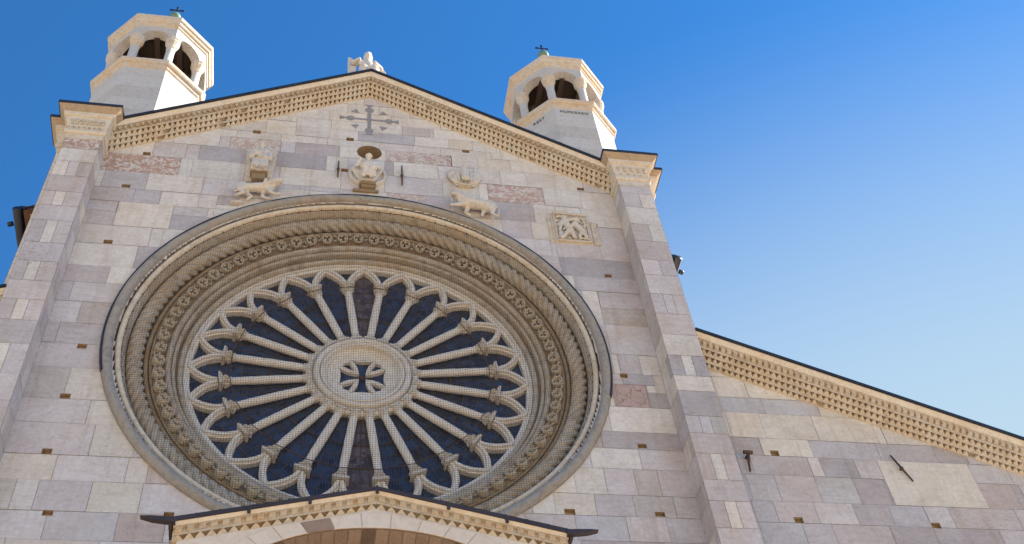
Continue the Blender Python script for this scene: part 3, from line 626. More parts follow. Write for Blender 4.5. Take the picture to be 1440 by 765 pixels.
def mk_arch():
    q = MB()
    for s_ in (-1,1):
        L = []; n = 14; w = .052
        for i in range(n+1):
            s2 = i/n; lat = .262*(1-s2**2.1); rad = 2.20 + .44*s2
            L.append(Vector((s_*lat, 0, math.sqrt(max(0,rad**2-lat**2)))))
        pts = []
        for i, p in enumerate(L):
            t_ = (L[min(i+1,n)]-L[max(i-1,0)]).normalized(); nn = Vector((t_.z,0,-t_.x))
            if i == n: nn = Vector((s_*.8,0,.6)).normalized()*1.0 if False else nn
            for (c_, y_) in ((-w,.778),(-w,.69),(-w*.58,.676),(-w*.46,.64),(w*.46,.64),(w*.58,.676),(w,.69),(w,.778)): pts.append((p.x+nn.x*c_, y_, p.z+nn.z*c_))
        K_ = 8
        q.add(pts, [(i*K_+j, i*K_+(j+1)%K_, (i+1)*K_+(j+1)%K_, (i+1)*K_+j) for i in range(n) for j in range(K_)] + [tuple(range(K_))[::-1], tuple(n*K_+j for j in range(K_))])
    return q
protos = [('colonnette', sub(mk_shaft(), 'colonnette', M_SPOKE), .5), ('colonnette_base', sub(mk_base(), 'colonnette_base', M_CAPI), .5), ('capital', sub(mk_capital(), 'capital', M_CAPI, bevel=.006), .5), ('pointed_arch', sub(mk_arch(), 'pointed_arch', M_SPOKE), 0)]
for nm, pr, off in protos:
    for k in range(24):
        o = pr if k == 0 else pr.copy()
        if k: S.collection.objects.link(o); o.parent = rose
        radial(o, 2*PI*(k+off)/24)
# hub
b = MB(); b.lathe_y([(.86,.84),(.87,.76)] + arc(.825,.69,.052,-20,190,6) + [(.772,.73),(.765,.66)] + arc(.715,.615,.048,-10,190,6) + [(.665,.68),(.66,.62)] + arc(.632,.60,.026,-10,190,4) + [(.60,.66),(.60,.68),(.575,.70),(.56,.69),(.54,.672),(.52,.69),(.50,.712),(.44,.714)], 96)
hub = sub(b, 'hub_ring', M_SPOKE)
holes = []
def arm(a):
    pts = [(.052,.06),(.062,.14),(.095,.24),(.15,.33),(.20,.375),(.10,.345),(0,.335),(-.10,.345),(-.20,.375),(-.15,.33),(-.095,.24),(-.062,.14),(-.052,.06)]
    ca, sa = math.cos(a), math.sin(a); return [(x*ca+z*sa, -x*sa+z*ca) for x, z in pts]
def dia(a):
    pts = [(0,.17),(.035,.25),(.075,.37),(0,.41),(-.075,.37),(-.035,.25)]; ca, sa = math.cos(a), math.sin(a); return [(x*ca+z*sa, -x*sa+z*ca) for x, z in pts]
cross = []          # one outline: the four arms joined at the centre
for k in range(4): 
    A = arm(k*PI/2); cross += A[::-1] if False else A[::-1]
out = [(.50*math.sin(2*PI*i/64), .50*math.cos(2*PI*i/64)) for i in range(64)]
loops = [out, cross] + [dia(PI/4+k*PI/2) for k in range(4)]
flatv = [Vector((x, z, 0)) for L in loops for x, z in L]
tri = tessellate_polygon([[Vector((x, z, 0)) for x, z in L] for L in loops])
b = MB(); nv = len(flatv)
b.add([(v_.x, .712, v_.y) for v_ in flatv] + [(v_.x, .779, v_.y) for v_ in flatv], [tuple(t_) for t_ in tri])
o_ = 0; F = []
for L in loops:
    F += [(o_+i, o_+(i+1)%len(L), o_+(i+1)%len(L)+nv, o_+i+nv) for i in range(len(L))]; o_ += len(L)
b.f += F; b.t += [(1,1,1,0)]*len(F); b.sh += [(0,0,0)]*len(F); b.sm += [False]*len(F)
for k in range(4):          # raised ribs each side of the diagonal piercings
    for s_ in (-1,1):
        a = PI/4+k*PI/2; pts = [(s_*.004,.11),(s_*.030,.17),(s_*.055,.25),(s_*.10,.39)]; ca, sa = math.cos(a), math.sin(a)
        b.tube([(x*ca+z*sa, .707, -x*sa+z*ca) for x, z in pts], .013, 6)
sub(b, 'cross_tracery', M_SPOKE)
b = MB(); b.box(-.12,.12,.735,.755,-.010,.010); b.lathe_y([(.028,.755),(.028,.725),(.001,.72)], 12); sub(b, 'iron_tie', M_IRON)
# glass, leading and iron rings
b = MB(); b.lathe_y([(2.70,.778),(.001,.778)], 96, smooth=False); sub(b, 'leaded_glass', M_GLASS, fix=False)
for a in (0, PI):       # figured lights above and below the hub
    b = MB()
    pts = []
    for r_ in (.87, 1.2, 1.5, 1.8, 2.1, 2.55):
        for s_ in (-1,1): w = a+s_*R(7.2)*(1 if r_ < 2.2 else .6); pts.append((r_*math.sin(w), .774, r_*math.cos(w)))
    b.add(pts, [(2*i,2*i+1,2*i+3,2*i+2) for i in range(5)])
    sub(b, 'figured_glass', M_GLASSP, fix=False)
b = MB()
for k in range(24):
    a0 = 2*PI*k/24
    M_ = lambda lat, r_: ((lat*math.cos(a0)+r_*math.sin(a0)), .768, (-lat*math.sin(a0)+r_*math.cos(a0)))
    b.tube([M_(0,.86), M_(0,2.60)], .006, 4)
    for s_ in (-1,1): b.tube([M_(s_*.05,.9), M_(s_*.16,2.45)], .005, 4)
    for i, r_ in enumerate((1.15,1.4,1.62,1.85,2.1,2.33,2.48)): w = r_*.125; b.tube([M_(-w,r_), M_(w,r_)], .006, 4)
sub(b, 'glazing_bars', M_GBAR)
b = MB()
for r_, y_ in ((2.03,.57),(1.42,.745)):
    b = MB()
    P = [(r_*math.sin(2*PI*(k+.5)/24), y_, r_*math.cos(2*PI*(k+.5)/24)) for k in range(25)]
    for p, q_ in zip(P, P[1:]): b.tube([p, q_], .007 if r_ > 2 else .008, 5)
    sub(b, 'iron_ring', M_IRON)
for (a, r_, l) in ((-38,1.5,.30),(-30,1.75,.28),(-52,1.35,.25),(152,1.7,.28),(30,1.9,.22),(-68,1.9,.3)):
    b = MB(); w = R(a); M_ = lambda lat, q_: ((lat*math.cos(w)+q_*math.sin(w)), .771, (-lat*math.sin(w)+q_*math.cos(w)))
    b.add([M_(-l/3,r_), M_(l/3,r_+.02), M_(l/3,r_+.13), M_(-l/3,r_+.11)], [(0,1,2,3)])
    sub(b, 'open_casement', M_LINE, fix=False)

# bird net, a separate sheet of cord hung inside the rim
b = MB(); NS = .037; RN = 3.56
def ny(x, z): return .085 + .018*math.sin(x*2.1+z*.7)*math.sin(z*1.7) + .006*math.sin(x*9+z*5)
w = .0020
k = int(RN/NS)
def wire(vert, c):
    h = math.sqrt(max(0, RN**2-c*c)); n = max(2, int(2*h/.16)); pts = []
    for i in range(n+1):
        s_ = -h+2*h*i/n; d = .007*math.sin(s_*3.1+c*.8)+.004*math.sin(s_*7.7+c*5)
        x, z = (c+d, s_) if vert else (s_, c+d); y = ny(x, z)
        if vert: pts += [(x-w,y,z),(x,y-w*1.6,z),(x+w,y,z)]
        else: pts += [(x,y,z-w),(x,y-w*1.6,z),(x,y,z+w)]
    b.add(pts, [(i*3+j, i*3+(j+1)%3, (i+1)*3+(j+1)%3, (i+1)*3+j) for i in range(n) for j in range(3)])
for i in range(-k, k+1): wire(True, i*NS+.011); wire(False, i*NS+.007)
for i in range(150):
    a0, a1 = 2*PI*i/150, 2*PI*(i+1)/150; P = [(3.565*math.sin(a), .08+.006*math.sin(a*23), 3.565*math.cos(a)) for a in (a0, a1)]
    b.tube(P, .008, 5)
for i in range(110):
    a = 2*PI*i/110; b.tube([(3.55*math.sin(a),.08,3.55*math.cos(a)),(3.59*math.sin(a),.03,3.59*math.cos(a))], .009, 5)
net = b.build('bird_net', M_NET, fix=False); tag(net, 'fine brown bird net stretched flat across the round rose window', 'net')

# ------------------------------------------------------------------ lantern turrets
def octo(mb, c, prof, **k): mb.lathe_z(prof, 8, c, R(22.5), **k)
def turret(sx):
    c = (sx*4.87, 2.45); b = MB()
    octo(b, c, [(1.20,3.5),(1.20,10.04),(0.01,10.04)]); body = part(b, 'lantern_turret', M_TUR)
    b = MB(); octo(b, c, [(1.19,10.0),(1.24,10.06),(1.25,10.12),(1.29,10.14),(1.32,10.18),(1.33,10.27),(1.16,10.30),(.9,10.30),(.9,10.22),(.0,10.22)])
    part(b, 'ledge', M_TLED, body, bevel=.01)
    for k in range(8):
        a = R(22.5+45*k); cc = (c[0]+1.04*math.cos(a), c[1]+1.04*math.sin(a))
        b = MB(); b.lathe_z([(.0,10.30),(.14,10.30),(.14,10.38),(.115,10.41),(.10,10.44),(.098,11.2)], 14, cc, smooth=True); part(b, 'column', M_TUR, body)
        b = MB(); b.lathe_z([(.098,11.18),(.115,11.20),(.10,11.23),(.115,11.30),(.15,11.40),(.165,11.44),(.165,11.50),(.15,11.52),(.17,11.54),(.17,11.60),(0,11.60)], 12, cc, a, smooth=False); part(b, 'capital', M_TLED, body, bevel=.006)
    # arcade: each side is a wall panel with a round arch
    for k in range(8):
        a = R(45*k); b = MB(); hw = 1.17*math.tan(R(22.5)); ri = 1.08*1.0*math.cos(R(22.5))
        def ring_pts(dist, w, r_): 
            P = [(-w, 11.60), (-r_, 11.60)] + [(-r_*math.cos(PI*i/12), 11.58+r_*.92*math.sin(PI*i/12)) for i in range(1,12)] + [(r_, 11.60), (w, 11.60), (w, 12.06), (-w, 12.06)]
            return P
        do, di = 1.17*math.cos(R(22.5)), .93*math.cos(R(22.5))
        Po = ring_pts(do, do*math.tan(R(22.5)), .30); Pi = ring_pts(di, di*math.tan(R(22.5)), .28)
        n = len(Po); pts = []
        for P, d in ((Po, do), (Pi, di)):
            for (u_, z) in P: pts.append((c[0]+d*math.cos(a)-u_*math.sin(a), c[1]+d*math.sin(a)+u_*math.cos(a), z))
        F = []
        tr = tessellate_polygon([[Vector((x, z, 0)) for x, z in Po]])
        F += [tuple(t_) for t_ in tr] + [tuple(i+n for i in t_) for t_ in tr] + [(i, (i+1)%n, (i+1)%n+n, i+n) for i in range(n)]
        b.add(pts, F); part(b, 'arch_panel', M_TUR, body)
    b = MB(); octo(b, c, [(1.16,12.04),(1.20,12.06),(1.21,12.12),(1.25,12.14),(1.27,12.20),(1.31,12.24),(1.33,12.35),(1.25,12.37),(.05,13.75),(.0,13.76)]); part(b, 'cornice_and_roof', M_TLED, body, bevel=.01)
    b = MB(); octo(b, c, [(.95,12.02),(.0,12.0)]); 
    for x in (-.5,0,.5): b.box(c[0]+x-.06,c[0]+x+.06,c[1]-.9,c[1]+.9,11.78,11.92)
    b.box(c[0]-.9,c[0]+.9,c[1]-.05,c[1]+.05,11.66,11.77); b.box(c[0]-.05,c[0]+.05,c[1]-.05,c[1]+.05,10.25,11.8)
    b.box(c[0]-.62,c[0]+.62,c[1]+.60,c[1]+.66,10.22,11.6); b.box(c[0]+.6,c[0]+.66,c[1]-.2,c[1]+.6,10.22,11.6); b.box(c[0]-.66,c[0]-.6,c[1]-.2,c[1]+.6,10.22,11.6)
    part(b, 'timber_ceiling', M_DARK, body)
    b = MB(); b.lathe_z([(.0,13.7),(.05,13.72),(.05,14.5)] + [(.155*math.sin(PI*(i+1)/9), 14.66-.155*math.cos(PI*(i+1)/9)) for i in range(9)], 20, c, smooth=True); part(b, 'orb', M_COP, body)
    b = MB(); x, y = c; b.box(x-.014,x+.014,y-.014,y+.014,14.78,15.22); b.box(x-.15,x+.15,y-.013,y+.013,15.06,15.09)
    for (xx, zz) in ((x-.15,15.075),(x+.15,15.075),(x,15.22)): b.box(xx-.028,xx+.028,y-.016,y+.016,zz-.028,zz+.028)
    part(b, 'cross', M_LEAD, body)
    return body, c
tl, c0 = turret(-1); tr_, c1 = turret(1)
tag(tl, 'lantern turret above the left pilaster, without lettering'); tag(tr_, 'lantern turret above the right pilaster, lettered below its ledge')
def text(s_, loc, rot, size, mat, parent, name='inscription', sx_=1.):
    cu = bpy.data.curves.new(name, 'FONT'); cu.body = s_; cu.size = size; cu.extrude = .006; cu.align_x = 'CENTER'; cu.space_character = 1.05; cu.offset = -.0025
    cu.materials.append(mat); tmp = bpy.data.objects.new(name, cu); S.collection.objects.link(tmp); bpy.context.view_layer.update()
    me = bpy.data.meshes.new_from_object(tmp.evaluated_get(bpy.context.evaluated_depsgraph_get())); bpy.data.objects.remove(tmp); bpy.data.curves.remove(cu)
    o = bpy.data.objects.new(name, me); S.collection.objects.link(o); o.parent = parent
    o.location = loc; o.rotation_euler = rot; o.scale = (sx_,1,1); return o
ap = 1.20*math.cos(R(22.5))
text('MCMXXXXVI', (c1[0], c1[1]-ap-.004, 9.80), (PI/2,0,0), .15, M_LET, tr_, sx_=.74)
a = R(-135); text('REST', (c1[0]+(ap+.004)*math.cos(a)+.16*math.sin(-a)*-.0, c1[1]+(ap+.004)*math.sin(a), 9.80), (PI/2,0,R(-45)), .15, M_LET, tr_)

# ------------------------------------------------------------------ porch roof under the rose
PY = -2.0; PX = 2.10; PZ = -4.845; PM = .245; KZ = .70; KY = .52
pc = tag(empty('entrance_porch', (0,PY,GZ)), 'gabled marble entrance porch with purplish metal roof, below the rose window', 'porch')
def pp(mb, name, mat, parent=pc, **k):
    o = mb.build(name, mat, None, **k); o.parent = parent
    if parent is pc: o.location = -pc.location
    return o
pz = lambda x: PZ - PM*abs(x)
b = MB()     # front wall with a round arch
AR = 1.62; AB = .94; ACZ = -5.10-AB
n = 40
outl = [(-2.05, GZ+5), (-2.05, pz(2.05)), (0, pz(0)), (2.05, pz(2.05)), (2.05, GZ+5), (AR, GZ+5), (AR, ACZ)] + [(AR*math.cos(PI*i/n), ACZ+AB*math.sin(PI*i/n)) for i in range(1,n)] + [(-AR, ACZ), (-AR, GZ+5)]
tri = tessellate_polygon([[Vector((x, z, 0)) for x, z in outl]]); nn = len(outl)
b.add([(x, PY, z) for x, z in outl] + [(x, PY+.35, z) for x, z in outl], [tuple(t_) for t_ in tri] + [tuple(i+nn for i in t_) for t_ in tri] + [(i,(i+1)%nn,(i+1)%nn+nn,i+nn) for i in range(nn)])
pp(b, 'front_wall', M_PORCH)
# arch stones
for k in range(17):
    a0, a1 = PI*k/17+.003, PI*(k+1)/17-.003; b = MB(); r1 = AR+.20
    def cl(r_, a): return (r_*math.cos(a), min(ACZ+(r_-AR+AB)*math.sin(a), pz(r_*math.cos(a))-.02))
    P = [cl(AR+.001,a0), cl(AR+.001,(a0+a1)/2), cl(AR+.001,a1), cl(r1,a1), cl(r1,(a0+a1)/2), cl(r1,a0)]
    b.prism([(x, PY-.012, z) for x, z in P], (0,.05,0)); pp(b, 'arch_stone', M_VAULT if k in (10,3,14) else M_PORCH, bevel=.004)
b = MB(); n = 32     # barrel vault back to the facade
pts = [((AR-.008)*math.cos(PI*i/n), y, ACZ+(AB-.008)*math.sin(PI*i/n)) for y in (PY-.002, .02) for i in range(n+1)]
b.add(pts, [(i,i+1,i+n+2,i+n+1) for i in range(n)], smooth=True)
for sx in (-1,1): b.box(*sorted((sx*AR,sx*1.95)), PY+.35, .0, GZ+5, pz(1.95))
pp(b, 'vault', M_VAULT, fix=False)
b = MB()
for k in range(34):
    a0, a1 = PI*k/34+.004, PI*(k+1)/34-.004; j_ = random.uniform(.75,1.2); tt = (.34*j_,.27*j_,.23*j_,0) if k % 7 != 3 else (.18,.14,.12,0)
    for q_ in range(4):
        y0_, y1_ = PY-.003+.5*q_+.004, PY-.003+.5*(q_+1)-.004
        b.add([((AR-.016)*math.cos(a), y, ACZ+(AB-.016)*math.sin(a)) for a, y in ((a0,y0_),(a1,y0_),(a1,y1_),(a0,y1_))], [(0,1,2,3)], tone=tt, shift=(random.uniform(-9,9),)*3)
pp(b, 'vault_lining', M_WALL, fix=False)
for sx in (-1,1):
    b = MB(); b.lathe_z([(.30,GZ),(.30,GZ+.3),(.24,GZ+.4),(.20,GZ+.5),(.18,GZ+4.4),(.26,GZ+4.7),(.32,GZ+5),(0,GZ+5)], 20, (sx*1.75, PY+.25), smooth=True); pp(b, 'porch_column', M_PORCH)
b = MB(); b.box(-2.1,2.1,PY,.0,GZ+5,GZ+5.0+.001); 
for s_ in (-1, 1):
    xa, xb = (-PX, 0) if s_ < 0 else (0, PX)
    root = cornice(xa, xb, pz, 1, .108, 0, 'dentil', tw=.05, fas=.05, slab=.05, y0=PY+.02, yr=.06, hr=.075, mats=(M_PCOR, M_FASC, M_PMET), name='porch_cornice', parent=None)
    for oo in [root] + list(root.children):
        for v_ in oo.data.vertices:
            if v_.co.y < PY+.05: v_.co.y = PY + (v_.co.y-PY)*KY
            v_.co.z = pz(v_.co.x) + (v_.co.z-pz(v_.co.x))*KZ
    root.parent = pc; root.location = -pc.location
b = MB(); zt = (.075+.036+.085+.012+.05+.0)*.70+.012
b.add([(-PX-.05,PY-.125,pz(PX)+zt),(0,PY-.125,pz(0)+zt),(PX+.05,PY-.125,pz(PX)+zt),(-PX-.05,0,pz(PX)+zt),(0,0,pz(0)+zt),(PX+.05,0,pz(PX)+zt)] + [(-PX-.05,PY-.125,pz(PX)+zt+.03),(0,PY-.125,pz(0)+zt+.03),(PX+.05,PY-.125,pz(PX)+zt+.03),(-PX-.05,0,pz(PX)+zt+.03),(0,0,pz(0)+zt+.03),(PX+.05,0,pz(PX)+zt+.03)],
      [(0,1,4,3),(1,2,5,4),(6,7,10,9),(7,8,11,10),(0,1,7,6),(1,2,8,7),(3,4,10,9),(4,5,11,10),(0,6,9,3),(2,5,11,8)])
# standing seams and clips on the metal edge
for i in range(-9,10):
    x = i*.235
    if abs(x) < PX: b.box(x-.012,x+.012,PY-.128,-.02,pz(x)+zt+.02,pz(x)+zt+.042)
pp(b, 'porch_roof', M_PMET)
for x in (-1.35,-.72,0,.78,1.42):
    b = MB(); b.box(x-.018,x+.018,PY-.138,PY-.115,pz(x)+zt-.07,pz(x)+zt+.02)
    pp(b, 'roof_clip', M_PMET)
for s_ in (-1,1):
    b = MB(); zc_ = pz(PX)+zt-.02
    P = [(s_*(PX-.02), 0,-.02),(s_*(PX+.22), 0,.01),(s_*(PX+.34), 0,.05),(s_*(PX+.24), 0,.055),(s_*(PX-.02), 0,.045)]
    b.prism([(x, PY-.14, zc_+z) for x, y, z in P], (0,.07,0)); pp(b, 'gutter_spout', M_PMET)
    b = MB(); b.box(*sorted((s_*(PX+.01),s_*(PX+.045))), PY-.11, -.02, zc_-.05, zc_+.0); pp(b, 'side_gutter', M_PMET)
    b = MB(); b.box(*sorted((s_*2.05,s_*PX)), PY-.02, 0, pz(PX), zc_+.02)
    for i in range(14): b.box(*sorted((s_*2.08,s_*(PX+.035))), PY+.1+i*.13, PY+.17+i*.13, zc_-.13, zc_-.07)
    pp(b, 'side_cornice', M_PCOR)

# ------------------------------------------------------------------ sculptures
def sculpt(name, mat, parts, parent=None, voxel=.014, smooth=4, keep=None):
    bm = bmesh.new()
    for p in parts:
        if p[0] == 'e':
            _, c, rr, rot = p if len(p) == 4 else (*p, (0,0,0))
            M = Matrix.Translation(c) @ Matrix.Rotation(rot[2],4,'Z') @ Matrix.Rotation(rot[1],4,'Y') @ Matrix.Rotation(rot[0],4,'X') @ Matrix.Diagonal((*rr,1))
            bmesh.ops.create_icosphere(bm, subdivisions=3, radius=1, matrix=M)
        elif p[0] == 'b':
            _, c, rr, rot = p if len(p) == 4 else (*p, (0,0,0))
            M = Matrix.Translation(c) @ Matrix.Rotation(rot[2],4,'Z') @ Matrix.Rotation(rot[1],4,'Y') @ Matrix.Rotation(rot[0],4,'X') @ Matrix.Diagonal((*[2*x for x in rr],1))
            bmesh.ops.create_cube(bm, size=1, matrix=M)
        else:
            _, a, b_, r1, r2 = p; a, b_ = Vector(a), Vector(b_); d = b_-a; n = max(3, int(d.length/(min(r1,r2)*.45)))
            for i in range(n+1):
                s_ = i/n; bmesh.ops.create_icosphere(bm, subdivisions=2, radius=r1+(r2-r1)*s_, matrix=Matrix.Translation(a+d*s_))
    me = bpy.data.meshes.new(name); bm.to_mesh(me); bm.free(); me.materials.append(mat)
    o = bpy.data.objects.new(name, me); S.collection.objects.link(o); o.parent = parent
    r_ = o.modifiers.new('r', 'REMESH'); r_.mode = 'VOXEL'; r_.voxel_size = voxel; r_.use_smooth_shade = True
    s2 = o.modifiers.new('s', 'SMOOTH'); s2.iterations = smooth; s2.factor = .5
    return o
# lion of Saint Mark, walking right, under the small figure
lx = -1.95
_m = []
rs = random.Random(3)
for i in range(46):          # mane of separate locks round the head and neck
    w = rs.uniform(0, 2*PI); q_ = rs.uniform(.07,.125); dx_ = rs.uniform(-.13,.01)
    c_ = Vector((-1.665+dx_, -.17+q_*math.cos(w)*.8, 3.80+q_*math.sin(w))); _m.append(('c', c_, c_+Vector((-.045,-.012*math.cos(w),-.03)), .021, .011))
lion = sculpt('lion_sculpture', M_STAT, [
    ('c',(-2.16,-.12,3.69),(-1.78,-.13,3.73),.085,.105), ('e',(-2.19,-.12,3.70),(.12,.09,.13)), ('e',(-1.76,-.13,3.73),(.11,.10,.13)), ('c',(-1.76,-.14,3.76),(-1.62,-.18,3.83),.10,.085),
    ('e',(-1.60,-.20,3.83),(.085,.09,.09)), ('e',(-1.555,-.245,3.815),(.055,.05,.048)), ('e',(-1.55,-.25,3.775),(.04,.04,.022)), ('e',(-1.60,-.255,3.86),(.03,.03,.015)), ('e',(-1.63,-.22,3.915),(.022,.016,.026)), ('e',(-1.545,-.22,3.90),(.02,.016,.024)),
    ('e',(-2.19,-.16,3.63),(.085,.06,.10)), ('c',(-2.22,-.17,3.58),(-2.15,-.18,3.47),.05,.034), ('c',(-2.15,-.18,3.47),(-2.27,-.17,3.40),.034,.026), ('c',(-2.27,-.17,3.395),(-2.20,-.21,3.385),.03,.026),
    ('c',(-2.13,-.08,3.60),(-2.03,-.09,3.49),.05,.034), ('c',(-2.03,-.09,3.49),(-2.08,-.09,3.40),.03,.026),
    ('c',(-1.74,-.16,3.67),(-1.70,-.18,3.54),.052,.036), ('c',(-1.70,-.18,3.54),(-1.60,-.19,3.47),.034,.030), ('e',(-1.56,-.21,3.455),(.05,.038,.026)),
    ('c',(-1.82,-.08,3.66),(-1.84,-.09,3.52),.045,.032), ('c',(-1.84,-.09,3.52),(-1.76,-.10,3.45),.030,.028), ('e',(-1.73,-.11,3.44),(.04,.03,.022)),
    ('c',(-2.29,-.11,3.72),(-2.34,-.11,3.62),.020,.016), ('c',(-2.34,-.11,3.62),(-2.31,-.15,3.52),.016,.016), ('c',(-2.31,-.15,3.52),(-2.20,-.20,3.56),.016,.026)] + _m, voxel=.010, smooth=1)
tag(lion, 'carved marble lion walking right under the small seated figure', 'lion sculpture')
for k in range(0): pass
b = MB(); b.prism([(-2.36,-.0,3.33),(-2.16,-.0,3.33),(-2.20,-.0,3.39),(-2.30,-.0,3.375)], (0,-.07,0)); b.build('paw_ledge', M_STAT, lion)
b = MB(); b.prism([(-1.74,-.0,3.37),(-1.52,-.0,3.40),(-1.53,-.0,3.43),(-1.73,-.0,3.42)], (0,-.08,0)); b.build('paw_ledge', M_CORN, lion)
# seated figure on a corbel
fig = sculpt('seated_figure_sculpture', M_STAT, [
    ('e',(-1.95,-.17,5.01),(.062,.07,.082)), ('e',(-1.95,-.16,5.055),(.068,.075,.055)), ('e',(-1.95,-.24,5.005),(.015,.02,.02)), ('c',(-1.95,-.14,4.90),(-1.95,-.15,4.97),.05,.042),
    ('e',(-1.95,-.12,4.72),(.15,.10,.20)), ('c',(-2.08,-.13,4.82),(-1.82,-.13,4.82),.07,.07),
    ('c',(-2.10,-.14,4.80),(-2.12,-.18,4.58),.055,.048), ('c',(-2.12,-.18,4.58),(-2.02,-.25,4.64),.045,.035), ('c',(-1.80,-.14,4.80),(-1.79,-.18,4.58),.055,.048), ('c',(-1.79,-.18,4.58),(-1.87,-.25,4.52),.045,.035),
    ('b',(-1.95,-.23,4.60),(.07,.02,.09),(R(-10),0,0)), ('e',(-1.98,-.26,4.64),(.04,.02,.03)), ('c',(-2.03,-.16,4.50),(-2.04,-.22,4.28),.075,.06), ('c',(-1.87,-.16,4.50),(-1.86,-.22,4.28),.075,.06), ('c',(-1.95,-.14,4.48),(-1.95,-.18,4.28),.08,.06),
    ('c',(-2.04,-.22,4.28),(-2.05,-.22,4.19),.05,.055), ('c',(-1.86,-.22,4.28),(-1.85,-.22,4.19),.05,.055), ('e',(-2.04,-.28,4.17),(.035,.06,.025)), ('e',(-1.86,-.28,4.17),(.035,.06,.025)), ('b',(-1.95,-.10,4.36),(.14,.10,.20))] + [('c',(-1.95+d_,-.235,4.46),(-1.95+d_*1.35,-.245,4.20),.013,.013) for d_ in (-.10,-.06,-.02,.02,.06,.10)] + [('c',(-1.95+d_,-.205,4.86),(-1.95+d_*.6,-.215,4.68),.012,.010) for d_ in (-.08,-.03,.03,.08)], voxel=.010, smooth=1)
tag(fig, 'small marble seated figure with a book, on a corbel above the carved lion', 'statue')
b = MB()
b.prism([(-2.19,-.012,4.02),(-1.71,-.012,4.04),(-1.69,-.012,5.02),(-2.15,-.012,5.0)], (0,-.03,0)); 
b.prism([(-2.17,-.04,4.16),(-2.05,-.04,4.14),(-2.04,-.04,4.95),(-2.14,-.04,4.97)], (0,-.03,0)); b.prism([(-1.85,-.04,4.14),(-1.72,-.04,4.12),(-1.70,-.04,4.97),(-1.84,-.04,4.95)], (0,-.03,0))
for i in range(6):
    b.tube([(-2.16+.0*i,-.072,4.24+.11*i),(-2.05,-.072,4.22+.11*i)], .007, 4); b.tube([(-1.84,-.072,4.22+.11*i),(-1.72,-.072,4.22+.11*i)], .007, 4)
b.build('backing_slab', M_PILE, fig, bevel=.006)
b = MB(); b.prism([(-2.06,-.0,3.98),(-1.84,-.0,3.98),(-1.82,-.0,4.15),(-2.08,-.0,4.15)], (0,-.15,0)); b.box(-2.10,-1.80,-.19,-.0,4.13,4.165); b.build('corbel', M_BRN, fig, bevel=.006)

# roundel with a seated Christ, below a dark niche
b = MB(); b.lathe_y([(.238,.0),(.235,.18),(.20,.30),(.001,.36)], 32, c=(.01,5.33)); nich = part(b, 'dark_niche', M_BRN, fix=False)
RX, RZ = -.02, 4.52
chr_ = sculpt('roundel_figure_sculpture', M_CAPI, [
    ('e',(RX+.01,-.20,4.90),(.058,.06,.075)), ('e',(RX+.01,-.18,4.93),(.068,.06,.07)), ('e',(RX+.01,-.262,4.895),(.012,.018,.018)), ('c',(RX,-.15,4.80),(RX,-.16,4.86),.05,.04), ('e',(RX,-.13,4.67),(.15,.09,.17)),
    ('c',(RX-.12,-.14,4.76),(RX-.20,-.17,4.62),.05,.042), ('c',(RX-.20,-.17,4.62),(RX-.14,-.24,4.74),.038,.03), ('c',(RX+.12,-.14,4.76),(RX+.19,-.18,4.58),.052,.045), ('c',(RX+.19,-.18,4.58),(RX+.10,-.22,4.56),.04,.035),
    ('c',(RX-.06,-.14,4.52),(RX-.05,-.24,4.44),.08,.07), ('c',(RX+.07,-.14,4.52),(RX+.09,-.24,4.46),.08,.07), ('c',(RX-.05,-.24,4.44),(RX-.08,-.22,4.24),.06,.04), ('c',(RX+.09,-.24,4.46),(RX+.05,-.22,4.24),.06,.04),
    ('c',(RX+.01,-.24,4.44),(RX-.02,-.24,4.24),.026,.022), ('c',(RX+.05,-.26,4.45),(RX+.0,-.25,4.24),.02,.018), ('c',(RX-.02,-.25,4.44),(RX-.12,-.22,4.24),.02,.02), ('c',(RX+.12,-.24,4.44),(RX+.12,-.21,4.26),.022,.02), ('b',(RX,-.08,4.36),(.13,.07,.14))], voxel=.009, smooth=1)
tag(chr_, 'marble seated figure within a round stone ring below the dark niche', 'statue')
b = MB(); b.lathe_y([(.345,-.005),(.345,-.06),(.325,-.085),(.295,-.075),(.29,-.01)], 48, c=(RX,RZ)); b.lathe_y([(.30,-.03),(.001,-.03)], 48, c=(RX,RZ), smooth=False)
b.build('ring', M_STAT, chr_)
b = MB(); b.prism([(RX-.30,-.03,4.62),(RX-.26,-.03,4.75),(RX-.08,-.03,5.00),(RX+.10,-.03,5.0),(RX+.29,-.03,4.72),(RX+.27,-.03,4.60),(RX+.10,-.03,4.24),(RX-.14,-.03,4.24)], (0,-.055,0)); b.build('mandorla_slab', M_FASC, chr_, bevel=.01)
b = MB(); b.box(RX-.15,RX+.15,-.13,-.0,4.13,4.19); b.box(RX-.11,RX+.13,-.10,.0,4.06,4.13); b.box(-.28,.18,-.05,.0,3.99,4.06); b.build('corbel', M_BRN, chr_, bevel=.01)
